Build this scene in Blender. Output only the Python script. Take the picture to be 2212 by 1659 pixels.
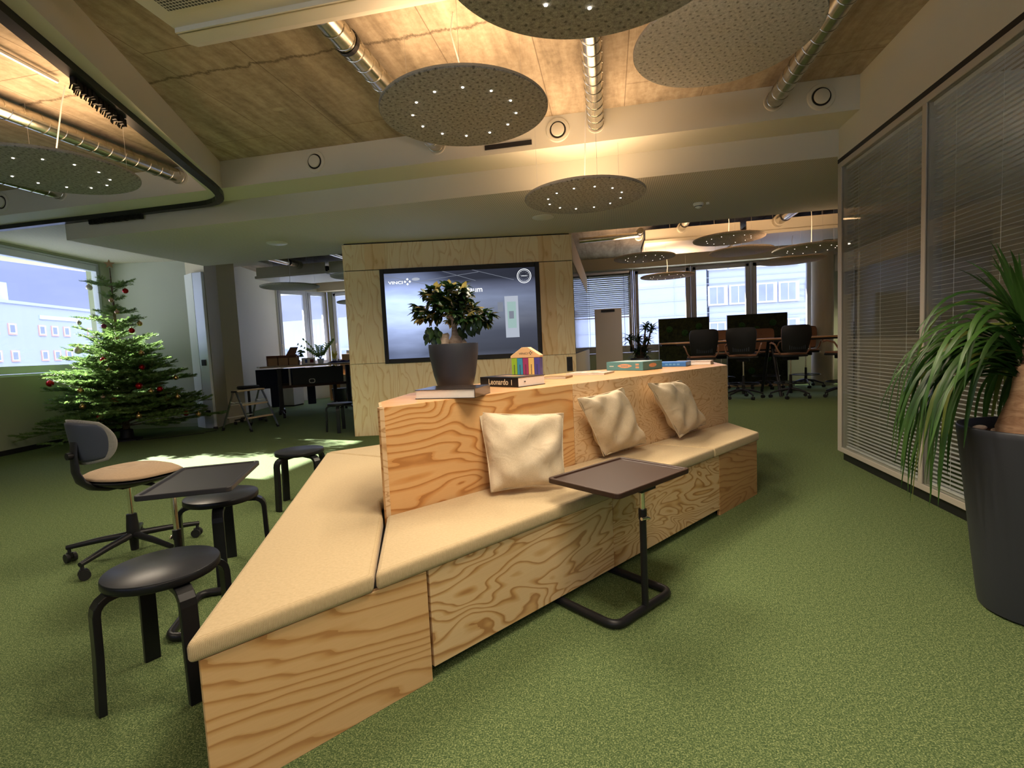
import bpy, bmesh, math, random
from mathutils import Vector, Matrix, Euler
from math import sin, cos, pi, radians as R_, sqrt, atan2, hypot
rnd = random.Random(7)
for o in list(bpy.data.objects): bpy.data.objects.remove(o)
scn = bpy.context.scene
COL = scn.collection
# ------------------------------------------------------------------ camera
cam_d = bpy.data.cameras.new('camera'); cam = bpy.data.objects.new('camera', cam_d); COL.objects.link(cam)
cam_d.sensor_fit = 'HORIZONTAL'; cam_d.sensor_width = 36.0
cam_d.lens = 36.0*1083.0/2212.0
cam_d.clip_start = .05; cam_d.clip_end = 600
yaw, pit, rol = 0.195095554, -0.0738640779, -0.0474771790
B0 = Matrix(((1,0,0),(0,0,-1),(0,1,0)))
cam.matrix_world = Matrix.Translation((0,0,1.15)) @ (Matrix.Rotation(yaw,3,'Z')@Matrix.Rotation(pit,3,'X')@B0@Matrix.Rotation(rol,3,'Z')).to_4x4()
scn.camera = cam
# ------------------------------------------------------------------ colour management, light transport
scn.view_settings.view_transform = 'Standard'; scn.view_settings.look = 'None'
scn.view_settings.gamma = 1; scn.view_settings.use_curve_mapping = False
scn.view_settings.exposure = 0.82
scn.cycles.max_bounces = 8; scn.cycles.diffuse_bounces = 5; scn.cycles.transparent_max_bounces = 16
scn.cycles.caustics_reflective = False; scn.cycles.caustics_refractive = False
scn.cycles.sample_clamp_indirect = 4.0
# ------------------------------------------------------------------ world: cloudy bright sky
w = bpy.data.worlds.new('sky'); scn.world = w; w.use_nodes = True
nt = w.node_tree; nt.nodes.clear()
tc = nt.nodes.new('ShaderNodeTexCoord'); mp = nt.nodes.new('ShaderNodeMapping'); mp.inputs['Scale'].default_value = (1.6,1.6,5)
nz = nt.nodes.new('ShaderNodeTexNoise'); nz.inputs['Scale'].default_value = 1.5; nz.inputs['Detail'].default_value = 5; nz.inputs['Roughness'].default_value = .5
cr = nt.nodes.new('ShaderNodeValToRGB'); cr.color_ramp.elements[0].position = .36; cr.color_ramp.elements[0].color = (.33,.40,.76,1)
cr.color_ramp.elements[1].position = .68; cr.color_ramp.elements[1].color = (.62,.68,.95,1)
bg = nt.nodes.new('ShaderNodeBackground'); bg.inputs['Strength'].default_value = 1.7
wo = nt.nodes.new('ShaderNodeOutputWorld')
nt.links.new(tc.outputs['Generated'], mp.inputs['Vector']); nt.links.new(mp.outputs[0], nz.inputs['Vector'])
# sky gradient: darker towards the horizon, overhead brightened to add room fill
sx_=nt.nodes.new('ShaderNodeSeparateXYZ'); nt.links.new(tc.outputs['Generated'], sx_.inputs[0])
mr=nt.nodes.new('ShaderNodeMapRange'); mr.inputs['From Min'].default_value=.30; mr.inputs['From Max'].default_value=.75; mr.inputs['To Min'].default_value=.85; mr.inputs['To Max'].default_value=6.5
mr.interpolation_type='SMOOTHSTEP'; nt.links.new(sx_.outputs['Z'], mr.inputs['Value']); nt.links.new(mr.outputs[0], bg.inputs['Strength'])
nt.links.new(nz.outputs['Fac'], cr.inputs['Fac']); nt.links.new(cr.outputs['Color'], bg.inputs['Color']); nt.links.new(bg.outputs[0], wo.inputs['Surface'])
# ------------------------------------------------------------------ sun through the left window
sd = bpy.data.lights.new('sun', 'SUN'); sd.energy = 34.0; sd.angle = R_(.55); sd.color = (1,.97,.88)
sun = bpy.data.objects.new('sun', sd); COL.objects.link(sun)
sun.rotation_euler = Vector((1,-.2,-.465)).to_track_quat('-Z','Y').to_euler()
sun.location = (-20,8,12)

# ================================================================== helpers
def tag(o, label=None, cat=None, group=None, kind=None):
    if label: o['label'] = label
    if cat: o['category'] = cat
    if group: o['group'] = group
    if kind: o['kind'] = kind
    return o
def thing(name, label, cat, loc=(0,0,0), rz=0, group=None):
    o = bpy.data.objects.new(name, None); COL.objects.link(o); o.empty_display_size = .1
    o.location = loc; o.rotation_euler = (0,0,rz)
    return tag(o, label, cat, group)
def copy_tree(o, parent=None):
    c = o.copy(); COL.objects.link(c)
    if parent is not None: c.parent = parent
    for ch in list(o.children): copy_tree(ch, c)
    return c
class MB:
    def __init__(s): s.v=[]; s.f=[]; s.mi=[]; s.M=Matrix.Identity(4); s.k=0
    def at(s, loc=(0,0,0), rot=(0,0,0)): s.M = Matrix.Translation(loc)@Euler(rot).to_matrix().to_4x4(); return s
    def mat(s, k): s.k=k; return s
    def add(s, vs, fs):
        n=len(s.v); s.v += [tuple(s.M@Vector(p)) for p in vs]
        s.f += [tuple(n+i for i in f) for f in fs]; s.mi += [s.k]*len(fs); return s
    def box(s, x0,x1,y0,y1,z0,z1):
        return s.add([(x0,y0,z0),(x1,y0,z0),(x1,y1,z0),(x0,y1,z0),(x0,y0,z1),(x1,y0,z1),(x1,y1,z1),(x0,y1,z1)],
                     [(0,3,2,1),(4,5,6,7),(0,1,5,4),(1,2,6,5),(2,3,7,6),(3,0,4,7)])
    def cbox(s, c, d): return s.box(c[0]-d[0]/2,c[0]+d[0]/2,c[1]-d[1]/2,c[1]+d[1]/2,c[2]-d[2]/2,c[2]+d[2]/2)
    def prism(s, poly, z0, z1):
        a=sum(poly[i][0]*poly[(i+1)%len(poly)][1]-poly[(i+1)%len(poly)][0]*poly[i][1] for i in range(len(poly)))
        if a<0: poly=poly[::-1]
        n=len(poly); vs=[(x,y,z0) for x,y in poly]+[(x,y,z1) for x,y in poly]
        fs=[tuple(range(n-1,-1,-1)),tuple(range(n,2*n))]+[(i,(i+1)%n,n+(i+1)%n,n+i) for i in range(n)]
        return s.add(vs,fs)
    def tube(s, pts, r, n=10, cap=True, up=None, closed=False):
        P=[Vector(p) for p in pts]; m=len(P); rr=r if isinstance(r,list) else [r]*m
        vs=[]; fs=[]; pn=None
        for i in range(m):
            if closed: t=(P[(i+1)%m]-P[i-1])
            else: t=(P[min(i+1,m-1)]-P[max(i-1,0)])
            if t.length<1e-9: t=Vector((0,0,1))
            t.normalize()
            if pn is None:
                a=Vector(up) if up else (Vector((0,0,1)) if abs(t.z)<.9 else Vector((1,0,0)))
                nn=a-t*a.dot(t)
            else: nn=pn-t*pn.dot(t)
            nn.normalize(); pn=nn; bb=t.cross(nn)
            ra=rr[i]; rx,ry=(ra if isinstance(ra,(tuple,list)) else (ra,ra))
            for k in range(n):
                an=2*pi*k/n+(pi/4 if n==4 else 0); q=P[i]+nn*(cos(an)*rx)+bb*(sin(an)*ry); vs.append(tuple(q))
        rng = m if closed else m-1
        for i in range(rng):
            for k in range(n):
                a=i*n+k; b=i*n+(k+1)%n; c=((i+1)%m)*n+(k+1)%n; d=((i+1)%m)*n+k; fs.append((a,b,c,d))
        if cap and not closed: fs.append(tuple(range(n-1,-1,-1))); fs.append(tuple((m-1)*n+k for k in range(n)))
        return s.add(vs,fs)
    def lathe(s, prof, n=24, capb=True, capt=True):
        vs=[];fs=[];m=len(prof)
        for r,z in prof:
            for k in range(n): a=2*pi*k/n; vs.append((r*cos(a),r*sin(a),z))
        for i in range(m-1):
            for k in range(n): fs.append((i*n+k,i*n+(k+1)%n,(i+1)*n+(k+1)%n,(i+1)*n+k))
        if capb: fs.append(tuple(range(n-1,-1,-1)))
        if capt: fs.append(tuple((m-1)*n+k for k in range(n)))
        return s.add(vs,fs)
    def ball(s, c, r, n=16, m=10, sz=1.0):
        M0=s.M; s.M=M0@Matrix.Translation(c)
        s.lathe([(max(1e-4,r*sin(pi*i/m)),-r*sz*cos(pi*i/m)) for i in range(m+1)],n,False,False); s.M=M0; return s
    def leaf(s, base, d, L, W, nrm=(0,0,1), bend=.25, seg=3, taper=.9):
        d=Vector(d).normalized(); nn=Vector(nrm); sd_=d.cross(nn)
        if sd_.length<1e-3: sd_=d.cross(Vector((1,0,0)))
        sd_.normalize(); up_=sd_.cross(d); b=Vector(base); vs=[]; fs=[]
        for i in range(seg+1):
            t=i/seg; wd=W*.5*(sin(pi*min(1,t*taper+.08))**.7 if t<1 else .04); c=b+d*(L*t)-up_*(bend*L*t*t)
            vs += [tuple(c-sd_*wd+up_*wd*.25), tuple(c), tuple(c+sd_*wd+up_*wd*.25)]
        for i in range(seg):
            a=i*3; fs += [(a,a+1,a+4,a+3),(a+1,a+2,a+5,a+4)]
        return s.add(vs,fs)
    def build(s, name, mats, parent=None, loc=None, rz=None, smooth=False, bevel=0, seg=2, sub=0, autos=True):
        me=bpy.data.meshes.new(name); me.from_pydata(s.v,[],s.f); me.update()
        if not isinstance(mats,(list,tuple)): mats=[mats]
        for m in mats: me.materials.append(m)
        for p,k in zip(me.polygons,s.mi): p.material_index=min(k,len(mats)-1); p.use_smooth=smooth
        o=bpy.data.objects.new(name,me); COL.objects.link(o)
        if parent is not None: o.parent=parent
        if loc: o.location=loc
        if rz is not None: o.rotation_euler=(0,0,rz)
        if bevel:
            b=o.modifiers.new('bevel','BEVEL'); b.width=bevel; b.segments=seg; b.limit_method='ANGLE'; b.angle_limit=R_(40)
        if sub:
            b=o.modifiers.new('sub','SUBSURF'); b.levels=sub; b.render_levels=sub
        if smooth and autos and not sub: me.set_sharp_from_angle(angle=R_(42))
        return o
def one(mb, name, mats, label, cat, group=None, **k): return tag(mb.build(name,mats,**k),label,cat,group)
def struct(mb, name, mats, label, cat, **k): return tag(mb.build(name,mats,**k),label,cat,kind='structure')
def arc(cx,cy,r,a0,a1,n): return [(cx+r*cos(a0+(a1-a0)*i/n),cy+r*sin(a0+(a1-a0)*i/n)) for i in range(n+1)]
def rrect(x0,x1,y0,y1,r,n=5):
    return arc(x1-r,y1-r,r,0,pi/2,n)+arc(x0+r,y1-r,r,pi/2,pi,n)+arc(x0+r,y0+r,r,pi,1.5*pi,n)+arc(x1-r,y0+r,r,1.5*pi,2*pi,n)
def text_mesh(name, body, size, mat, parent=None, loc=(0,0,0), rot=(pi/2,0,0), ext=.0006, align='CENTER', sx=1.0, bold=0):
    cu=bpy.data.curves.new(name,'FONT'); cu.body=body; cu.size=size; cu.extrude=ext; cu.align_x=align; cu.align_y='CENTER'; cu.offset=bold
    o=bpy.data.objects.new(name+'_tmp',cu); COL.objects.link(o)
    dg=bpy.context.evaluated_depsgraph_get(); me=bpy.data.meshes.new_from_object(o.evaluated_get(dg)); bpy.data.objects.remove(o)
    me.materials.clear(); me.materials.append(mat); me.name=name
    t=bpy.data.objects.new(name,me); COL.objects.link(t); t.location=loc; t.rotation_euler=rot; t.scale=(sx,1,1)
    if parent is not None: t.parent=parent
    return t

# ================================================================== materials
def NM(name):
    m=bpy.data.materials.new(name); m.use_nodes=True; n=m.node_tree; n.nodes.clear()
    out=n.nodes.new('ShaderNodeOutputMaterial'); p=n.nodes.new('ShaderNodeBsdfPrincipled'); n.links.new(p.outputs[0],out.inputs[0])
    return m,n,p
def node(n, typ, ins=None, **props):
    x=n.nodes.new(typ)
    for k,v in props.items(): setattr(x,k,v)
    for k,v in (ins or {}).items():
        if hasattr(v,'node'): n.links.new(v,x.inputs[k])
        else: x.inputs[k].default_value=v
    return x
def ramp(n, fac, stops, interp='LINEAR'):
    r=n.nodes.new('ShaderNodeValToRGB'); r.color_ramp.interpolation=interp; e=r.color_ramp.elements
    while len(e)<len(stops): e.new(.5)
    for i,(p,c) in enumerate(stops): e[i].position=p; e[i].color=tuple(c)+(1,) if len(c)==3 else c
    n.links.new(fac,r.inputs['Fac']); return r.outputs['Color']
def coords(n, scale=(1,1,1), rot=(0,0,0), loc=(0,0,0), kind='Object'):
    t=n.nodes.new('ShaderNodeTexCoord'); m=node(n,'ShaderNodeMapping',{'Vector':t.outputs[kind],'Scale':scale,'Rotation':rot,'Location':loc}); return m.outputs[0]
def mth(n, op, a, b=None, c=None):
    x=n.nodes.new('ShaderNodeMath'); x.operation=op
    for i,v in enumerate((a,b,c)):
        if v is None: continue
        if hasattr(v,'node'): n.links.new(v,x.inputs[i])
        else: x.inputs[i].default_value=v
    return x.outputs[0]
def mixc(n, fac, a, b, mode='MIX'):
    x=n.nodes.new('ShaderNodeMix'); x.data_type='RGBA'; x.blend_type=mode
    for i,v in ((0,fac),(6,a),(7,b)):
        if hasattr(v,'node'): n.links.new(v,x.inputs[i])
        else: x.inputs[i].default_value = v if i==0 else (tuple(v)+(1,))
    return x.outputs[2]
def bump(n, p, h, strength=.3, dist=.01):
    b=node(n,'ShaderNodeBump',{'Height':h,'Strength':strength,'Distance':dist}); n.links.new(b.outputs[0],p.inputs['Normal'])
def noise(n, vec, scale, detail=2, rough=.5, dist=0): return node(n,'ShaderNodeTexNoise',{'Vector':vec,'Scale':scale,'Detail':detail,'Roughness':rough,'Distortion':dist}).outputs['Fac']
def plain(name, col, rough=.5, metal=0, var=.06, sc=6, coat=0, bmp=0, spec=None):
    m,n,p=NM(name); v=coords(n)
    f=noise(n,v,sc,3)
    c=mixc(n,f,[max(0,x*(1-var)) for x in col],[min(1,x*(1+var)) for x in col]); n.links.new(c,p.inputs['Base Color'])
    p.inputs['Roughness'].default_value=rough; p.inputs['Metallic'].default_value=metal
    if coat: p.inputs['Coat Weight'].default_value=coat
    if spec is not None: p.inputs['Specular IOR Level'].default_value=spec
    if bmp: bump(n,p,noise(n,v,bmp,2),.15,.002)
    return m
def ply(name, light, mid, dark, su=.5, sv=3.2, bands=9, seed=0, vert=False, dist=.6, lin=14, rough=.42, detail=2.0):
    m,n,p=NM(name)
    sc=(su,1.0,sv) if not vert else (sv,1.0,su)
    v=coords(n,sc,loc=(seed*3.1,seed*1.7,seed*2.3))
    f=noise(n,v,1.0,detail,.45,dist)
    wob=noise(n,coords(n,(2 if not vert else 9,2,9 if not vert else 2),loc=(seed,0,0)),1.6,3,.6)
    xyz=node(n,'ShaderNodeSeparateXYZ',{'Vector':coords(n)}); ln_=mth(n,'MULTIPLY',xyz.outputs[0 if vert else 2],lin); ln_=mth(n,'ADD',ln_,mth(n,'MULTIPLY',xyz.outputs[2 if vert else 0],lin*.07))
    t=mth(n,'FRACT',mth(n,'ADD',ln_,mth(n,'ADD',mth(n,'MULTIPLY',f,bands),mth(n,'MULTIPLY',wob,.5))))
    c=ramp(n,t,[(0,mid),(.10,light),(.58,light),(.80,mid),(.92,dark),(1,dark)])
    big=noise(n,coords(n,(sc[0]*.9,1,sc[2]*.5),loc=(9+seed,3,seed)),1.2,2,.5)
    bc=ramp(n,big,[(.35,light),(.62,mid)])
    c=mixc(n,.25,c,bc)
    fib=noise(n,coords(n,(4,4,160) if not vert else (160,4,4)),1.0,2,.6)
    c=mixc(n,mth(n,'MULTIPLY',fib,.25),c,[x*.72 for x in mid])
    n.links.new(c,p.inputs['Base Color']); p.inputs['Roughness'].default_value=rough
    bump(n,p,fib,.08,.001); return m
def solidwood(name, a, b, rough=.4):
    m,n,p=NM(name); v=coords(n,(1.2,18,1.2),rot=(0,0,R_(-50)))
    c=ramp(n,noise(n,v,1.5,4,.6,.3),[(.3,a),(.7,b)]); n.links.new(c,p.inputs['Base Color']); p.inputs['Roughness'].default_value=rough; return m
def emis(name, col, st):
    m=bpy.data.materials.new(name); m.use_nodes=True; n=m.node_tree; n.nodes.clear()
    o=n.nodes.new('ShaderNodeOutputMaterial'); e=node(n,'ShaderNodeEmission',{'Color':tuple(col)+(1,),'Strength':st}); n.links.new(e.outputs[0],o.inputs[0]); return m
def glassmat(name, tint=(.98,.99,.99), refl=.03, rough=0.0):
    m=bpy.data.materials.new(name); m.use_nodes=True; n=m.node_tree; n.nodes.clear()
    o=n.nodes.new('ShaderNodeOutputMaterial'); t=node(n,'ShaderNodeBsdfTransparent',{'Color':tuple(tint)+(1,)}); g=node(n,'ShaderNodeBsdfGlossy',{'Roughness':rough})
    lw=node(n,'ShaderNodeLayerWeight',{'Blend':.5}); f=mth(n,'ADD',mth(n,'MULTIPLY',mth(n,'POWER',lw.outputs['Facing'],5.0),.85),refl)
    mx=n.nodes.new('ShaderNodeMixShader'); n.links.new(f,mx.inputs[0]); n.links.new(t.outputs[0],mx.inputs[1]); n.links.new(g.outputs[0],mx.inputs[2]); n.links.new(mx.outputs[0],o.inputs[0]); return m

# carpet
M={}
m,n,p=NM('green_carpet'); v=coords(n)
f1=noise(n,v,210,2,.7); f2=noise(n,v,60,3,.65); f3=noise(n,v,.9,2,.5)
mx_=mth(n,'ADD',mth(n,'MULTIPLY',f1,.78),mth(n,'MULTIPLY',f2,.22))
c=ramp(n,mx_,[(.36,(.024,.052,.020)),(.50,(.084,.130,.047)),(.64,(.31,.36,.155))])
c=mixc(n,mth(n,'MULTIPLY',f3,.25),c,(.10,.145,.06)); n.links.new(c,p.inputs['Base Color']); p.inputs['Roughness'].default_value=.95
p.inputs['Specular IOR Level'].default_value=.15; bump(n,p,mx_,.4,.005); M['carpet']=m
# concrete
m,n,p=NM('raw_concrete'); v=coords(n)
a=noise(n,coords(n,(5,.7,1)),1.3,6,.65,.3); b=noise(n,v,18,5,.7)
c=ramp(n,mth(n,'ADD',mth(n,'MULTIPLY',a,.7),mth(n,'MULTIPLY',b,.3)),[(.33,(.185,.150,.105)),(.5,(.36,.30,.215)),(.68,(.53,.46,.35))])
br=node(n,'ShaderNodeTexBrick',{'Vector':coords(n,rot=(0,0,R_(90)),loc=(.3,1.05,0)),'Scale':1.0,'Mortar Size':.004,'Mortar Smooth':.3,'Brick Width':2.6,'Row Height':.62,'Bias':0.0})
c=mixc(n,mth(n,'MULTIPLY',br.outputs['Fac'],.65),c,(.10,.07,.045))
vo=node(n,'ShaderNodeTexVoronoi',{'Vector':coords(n,(1,1.7,1)),'Scale':1.15,'Randomness':1.0})
gx=node(n,'ShaderNodeSeparateXYZ',{'Vector':coords(n)}); wv_=noise(n,coords(n,(3,1,1)),2.2,6,.75)
ck=mth(n,'ABSOLUTE',mth(n,'SUBTRACT',mth(n,'ADD',gx.outputs[1],mth(n,'MULTIPLY',wv_,.16)),3.27))
ckf=ramp(n,mth(n,'ADD',ck,mth(n,'MULTIPLY',noise(n,v,60,4,.8),.03)),[(.018,(1,1,1)),(.034,(0,0,0))]); c=mixc(n,mth(n,'MULTIPLY',ckf,.75),c,(.07,.05,.03))
dirt=ramp(n,noise(n,coords(n,(1,.5,1),loc=(4,2,0)),2.6,7,.8),[(.52,(0,0,0)),(.72,(1,1,1))]); c=mixc(n,mth(n,'MULTIPLY',dirt,.45),c,(.15,.11,.06))
spot=ramp(n,mth(n,'ADD',vo.outputs['Distance'],mth(n,'MULTIPLY',noise(n,v,9,3),.12)),[(.115,(1,1,1)),(.135,(0,0,0))])
c=mixc(n,mth(n,'MULTIPLY',spot,.4),c,(.62,.56,.42)); n.links.new(c,p.inputs['Base Color']); p.inputs['Roughness'].default_value=.85; bump(n,p,b,.25,.01); M['concrete']=m
M['paint']=plain('cream_paint',(.60,.585,.49),.75,var=.025,sc=2)
M['paint_white']=plain('white_paint',(.72,.73,.70),.75,var=.02,sc=2)
M['paint_tan']=plain('tan_paint',(.56,.50,.37),.8,var=.03,sc=2)
M['paint_grey']=plain('grey_green_paint',(.42,.43,.36),.8,var=.02,sc=2)
M['sill_green']=plain('green_grey_parapet_paint',(.36,.39,.28),.8,var=.03,sc=2)
# perforated soffit board
m,n,p=NM('perforated_board'); v=coords(n,(48,48,48))
fx=node(n,'ShaderNodeSeparateXYZ',{'Vector':v})
dx=mth(n,'ABSOLUTE',mth(n,'SUBTRACT',mth(n,'FRACT',fx.outputs[0]),.5)); dy=mth(n,'ABSOLUTE',mth(n,'SUBTRACT',mth(n,'FRACT',fx.outputs[1]),.5))
dd=mth(n,'SQRT',mth(n,'ADD',mth(n,'MULTIPLY',dx,dx),mth(n,'MULTIPLY',dy,dy)))
c=mixc(n,mth(n,'LESS_THAN',dd,.24),(.62,.56,.45),(.20,.18,.14)); n.links.new(c,p.inputs['Base Color']); p.inputs['Roughness'].default_value=.8; M['perf']=m
# plywoods
L1=(.80,.60,.36); 
M['ply_front1']=ply('plywood_bench_end',(.76,.50,.25),(.64,.36,.14),(.42,.18,.05),su=.8,sv=4.0,bands=12,seed=1,dist=.4,lin=22)
M['ply_front2']=ply('plywood_bench_front',(.80,.59,.34),(.62,.36,.14),(.36,.15,.04),su=1.5,sv=4.6,bands=14,seed=2.6,dist=.9,lin=14)
M['ply_front3']=ply('plywood_bench_front_swirl',(.80,.59,.34),(.62,.36,.14),(.36,.15,.04),su=1.6,sv=5.0,bands=15,seed=5.2,dist=1.0,lin=12)
M['ply_front4']=ply('plywood_bench_dark',(.56,.32,.135),(.47,.235,.08),(.30,.12,.035),su=1.5,sv=6,bands=9,seed=8.4,dist=.6,lin=26)
M['ply_back1']=ply('plywood_backrest_orange',(.70,.43,.19),(.58,.28,.085),(.36,.135,.03),su=.9,sv=3.2,bands=16,seed=11.3,dist=.8,lin=16)
M['ply_back2']=ply('plywood_backrest_swirl',(.71,.52,.31),(.66,.44,.23),(.42,.22,.08),su=2.6,sv=6.0,bands=14,seed=14.9,dist=1.4,lin=8)
M['ply_media']=ply('plywood_media_wall',(.93,.77,.50),(.87,.67,.38),(.74,.51,.25),su=1.0,sv=4.0,bands=9,seed=17.2,vert=True,dist=.7,lin=9,rough=.3)
M['ply_media2']=ply('plywood_media_wall_orange',(.88,.66,.37),(.80,.53,.25),(.68,.41,.16),su=1.0,sv=3.0,bands=5,seed=21.2,vert=True,dist=.6,lin=8,rough=.3)
M['ply_top']=solidwood('oiled_top_wood',(.66,.38,.18),(.54,.28,.11))
M['ply_edge']=plain('plywood_edge',(.70,.52,.32),.6,var=.1,sc=60)
# fabrics
def weave(name, a, b, sc=420, rough=.9, st=.35):
    m,n,p=NM(name); v=coords(n)
    w1=node(n,'ShaderNodeTexWave',{'Vector':v,'Scale':sc/3.4,'Distortion':.6},wave_type='BANDS',bands_direction='X').outputs['Fac']
    w2=node(n,'ShaderNodeTexWave',{'Vector':v,'Scale':sc/3.4,'Distortion':.6},wave_type='BANDS',bands_direction='Y').outputs['Fac']
    w3=node(n,'ShaderNodeTexWave',{'Vector':v,'Scale':sc/3.4,'Distortion':.6},wave_type='BANDS',bands_direction='Z').outputs['Fac']
    t=mth(n,'MULTIPLY',mth(n,'ADD',mth(n,'ADD',w1,w2),w3),.333)
    f=mth(n,'ADD',mth(n,'MULTIPLY',t,.65),mth(n,'MULTIPLY',noise(n,v,90,3,.6),.35))
    n.links.new(ramp(n,f,[(.3,a),(.65,b)]),p.inputs['Base Color']); p.inputs['Roughness'].default_value=rough; p.inputs['Specular IOR Level'].default_value=.2
    p.inputs['Sheen Weight'].default_value=.15
    bump(n,p,t,st,.0015); return m
M['seatcloth']=weave('beige_seat_fabric',(.41,.305,.165),(.62,.485,.29))
m,n,p=NM('cream_linen'); v=coords(n); f=mth(n,'ADD',mth(n,'MULTIPLY',noise(n,v,320,2,.7),.5),mth(n,'MULTIPLY',noise(n,v,7,3,.6),.5))
n.links.new(ramp(n,f,[(.35,(.50,.40,.27)),(.62,(.68,.57,.41))]),p.inputs['Base Color']); p.inputs['Roughness'].default_value=.9; p.inputs['Specular IOR Level'].default_value=.15; p.inputs['Sheen Weight'].default_value=.15
bump(n,p,mth(n,'ADD',mth(n,'MULTIPLY',noise(n,coords(n,(1,1,1)),9,2,.5,1.2),1.0),mth(n,'MULTIPLY',noise(n,v,320,2,.7),.02)),.30,.025); M['linen']=m
M['taupe']=weave('taupe_seat_fabric',(.34,.24,.15),(.47,.34,.22),sc=500)
M['greycloth']=weave('grey_fabric_trim',(.22,.22,.20),(.36,.35,.32),sc=500)
M['browncloth']=weave('brown_upholstery',(.20,.09,.05),(.30,.15,.085),sc=500)
M['navycloth']=weave('navy_cloth',(.01,.015,.07),(.025,.03,.13),sc=400)
# felt
def felt(name,a,b,dim=(.05,.05,.045),sc=24):
    m,n,p=NM(name); v=coords(n)
    f=mth(n,'ADD',mth(n,'MULTIPLY',noise(n,v,55,4,.7),.6),mth(n,'MULTIPLY',noise(n,v,260,2,.6),.4))
    c=ramp(n,f,[(.36,a),(.6,b)])
    vo=node(n,'ShaderNodeTexVoronoi',{'Vector':coords(n,(sc,sc*.9,1),rot=(0,0,.5)),'Scale':1.0,'Randomness':.45},voronoi_dimensions='2D')
    d=ramp(n,mth(n,'ADD',vo.outputs['Distance'],mth(n,'MULTIPLY',noise(n,v,150,2),.35)),[(.25,(1,1,1)),(.37,(0,0,0))])
    c=mixc(n,mth(n,'MULTIPLY',d,.62),c,dim); n.links.new(c,p.inputs['Base Color']); p.inputs['Roughness'].default_value=.95; p.inputs['Specular IOR Level'].default_value=.1
    bump(n,p,mth(n,'SUBTRACT',f,mth(n,'MULTIPLY',d,.6)),.6,.008); return m
M['felt']=felt('grey_acoustic_felt',(.16,.16,.15),(.42,.42,.40))
M['felt_light']=felt('light_acoustic_felt',(.30,.30,.28),(.55,.55,.52),dim=(.16,.14,.12))
M['felt_daylight_tint']=felt('daylight_tinted_acoustic_felt',(.55,.54,.50),(.74,.73,.70),dim=(.45,.44,.40))  # whitened felt colour stands in for window light on the discs
M['felt_warm_light_tint']=felt('warm_light_tinted_acoustic_felt',(.50,.39,.31),(.72,.60,.50),dim=(.38,.28,.22))  # grey felt tinted peach, warm light on the undersides painted in
M['felt_edge']=plain('pale_felt_edge',(.38,.36,.31),.9,var=.15,sc=200)
# metals, plastics
M['black']=plain('black_powder_coat',(.012,.012,.014),.38,var=.1,spec=.3)
M['blackwood']=plain('black_lacquered_birch',(.009,.010,.012),.33,var=.15,sc=30,spec=.3)
M['stooltop']=plain('black_linoleum',(.018,.020,.026),.36,var=.2,sc=40,spec=.35)
M['blackp']=plain('black_plastic',(.018,.018,.02),.5,var=.1,spec=.3)
M['chairblue']=plain('dark_blue_grey_plastic',(.055,.065,.095),.5,var=.05)
M['brown_tray']=plain('dark_brown_lacquer',(.040,.020,.014),.42,var=.06,spec=.3)
M['black_tray']=plain('black_tray_lacquer',(.022,.022,.026),.42,var=.06,spec=.3)
M['chrome']=plain('chrome',(.82,.80,.76),.12,1,var=.02)
M['alu']=plain('brushed_aluminium',(.62,.63,.66),.35,1,var=.04)
M['alu_paint']=plain('silver_painted_metal',(.62,.66,.74),.35,.3,var=.03)
M['win_frame']=plain('grey_window_frame',(.40,.38,.37),.4,var=.02)
M['part_frame']=plain('grey_beige_partition_frame',(.44,.41,.35),.42,var=.02)
M['white']=plain('white_plastic',(.80,.80,.77),.45,var=.02)
M['offwhite']=plain('cream_lacquer',(.66,.63,.53),.5,var=.02)
M['board']=plain('whiteboard_enamel',(.55,.50,.45),.22,var=.03,sc=1.5)
M['desk_top']=plain('white_desk_laminate',(.78,.76,.72),.4,var=.02)
M['desk_edge']=plain('brown_desk_edge',(.36,.25,.16),.5,var=.1)
M['navy']=plain('navy_felt_panel',(.012,.018,.04),.85,var=.2,sc=80)
M['darkpanel']=plain('dark_grey_panel',(.025,.027,.027),.7,var=.1)
M['cardboard']=plain('cardboard',(.40,.24,.13),.85,var=.08,sc=20)
M['cardboard2']=plain('brown_cardboard',(.22,.10,.065),.85,var=.08,sc=20)
M['paper']=plain('paper',(.80,.76,.72),.8,var=.04,sc=90)
M['potblack']=plain('matt_black_planter',(.026,.029,.040),.5,var=.06,sc=4)
M['red']=plain('red_glass',(.45,.008,.012),.12,.6,var=.1)
M['gold']=plain('gold_glass',(.80,.50,.20),.16,.9,var=.1)
M['copper']=plain('rose_copper_glass',(.66,.42,.32),.25,.8,var=.1)
M['silver']=plain('silver_glass',(.55,.52,.52),.2,.9,var=.1)
M['plum']=plain('plum_glass',(.22,.03,.10),.2,.5,var=.1)
M['pearl']=plain('pearl_glass',(.72,.66,.62),.3,.4,var=.05)
M['led_dim']=emis('dim_led_emitter',(1,.85,.68),1.6); M['led']=emis('led_emitter',(1,.90,.76),9)
M['glass']=glassmat('window_glass'); M['pglass']=glassmat('partition_glass',(.95,.97,.97),.07)
M['darkglass']=plain('dark_glass',(.01,.012,.014),.12,var=.01,spec=.3)
M['slat']=plain('silver_slat',(.80,.80,.80),.35,.2,var=.02)
# spiral duct metal
m,n,p=NM('galvanised_duct'); v=coords(n); p.inputs['Metallic'].default_value=1
f=noise(n,v,14,3,.6); n.links.new(ramp(n,f,[(.3,(.50,.48,.42)),(.7,(.74,.71,.62))]),p.inputs['Base Color']); p.inputs['Roughness'].default_value=.24; M['duct']=m
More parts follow.
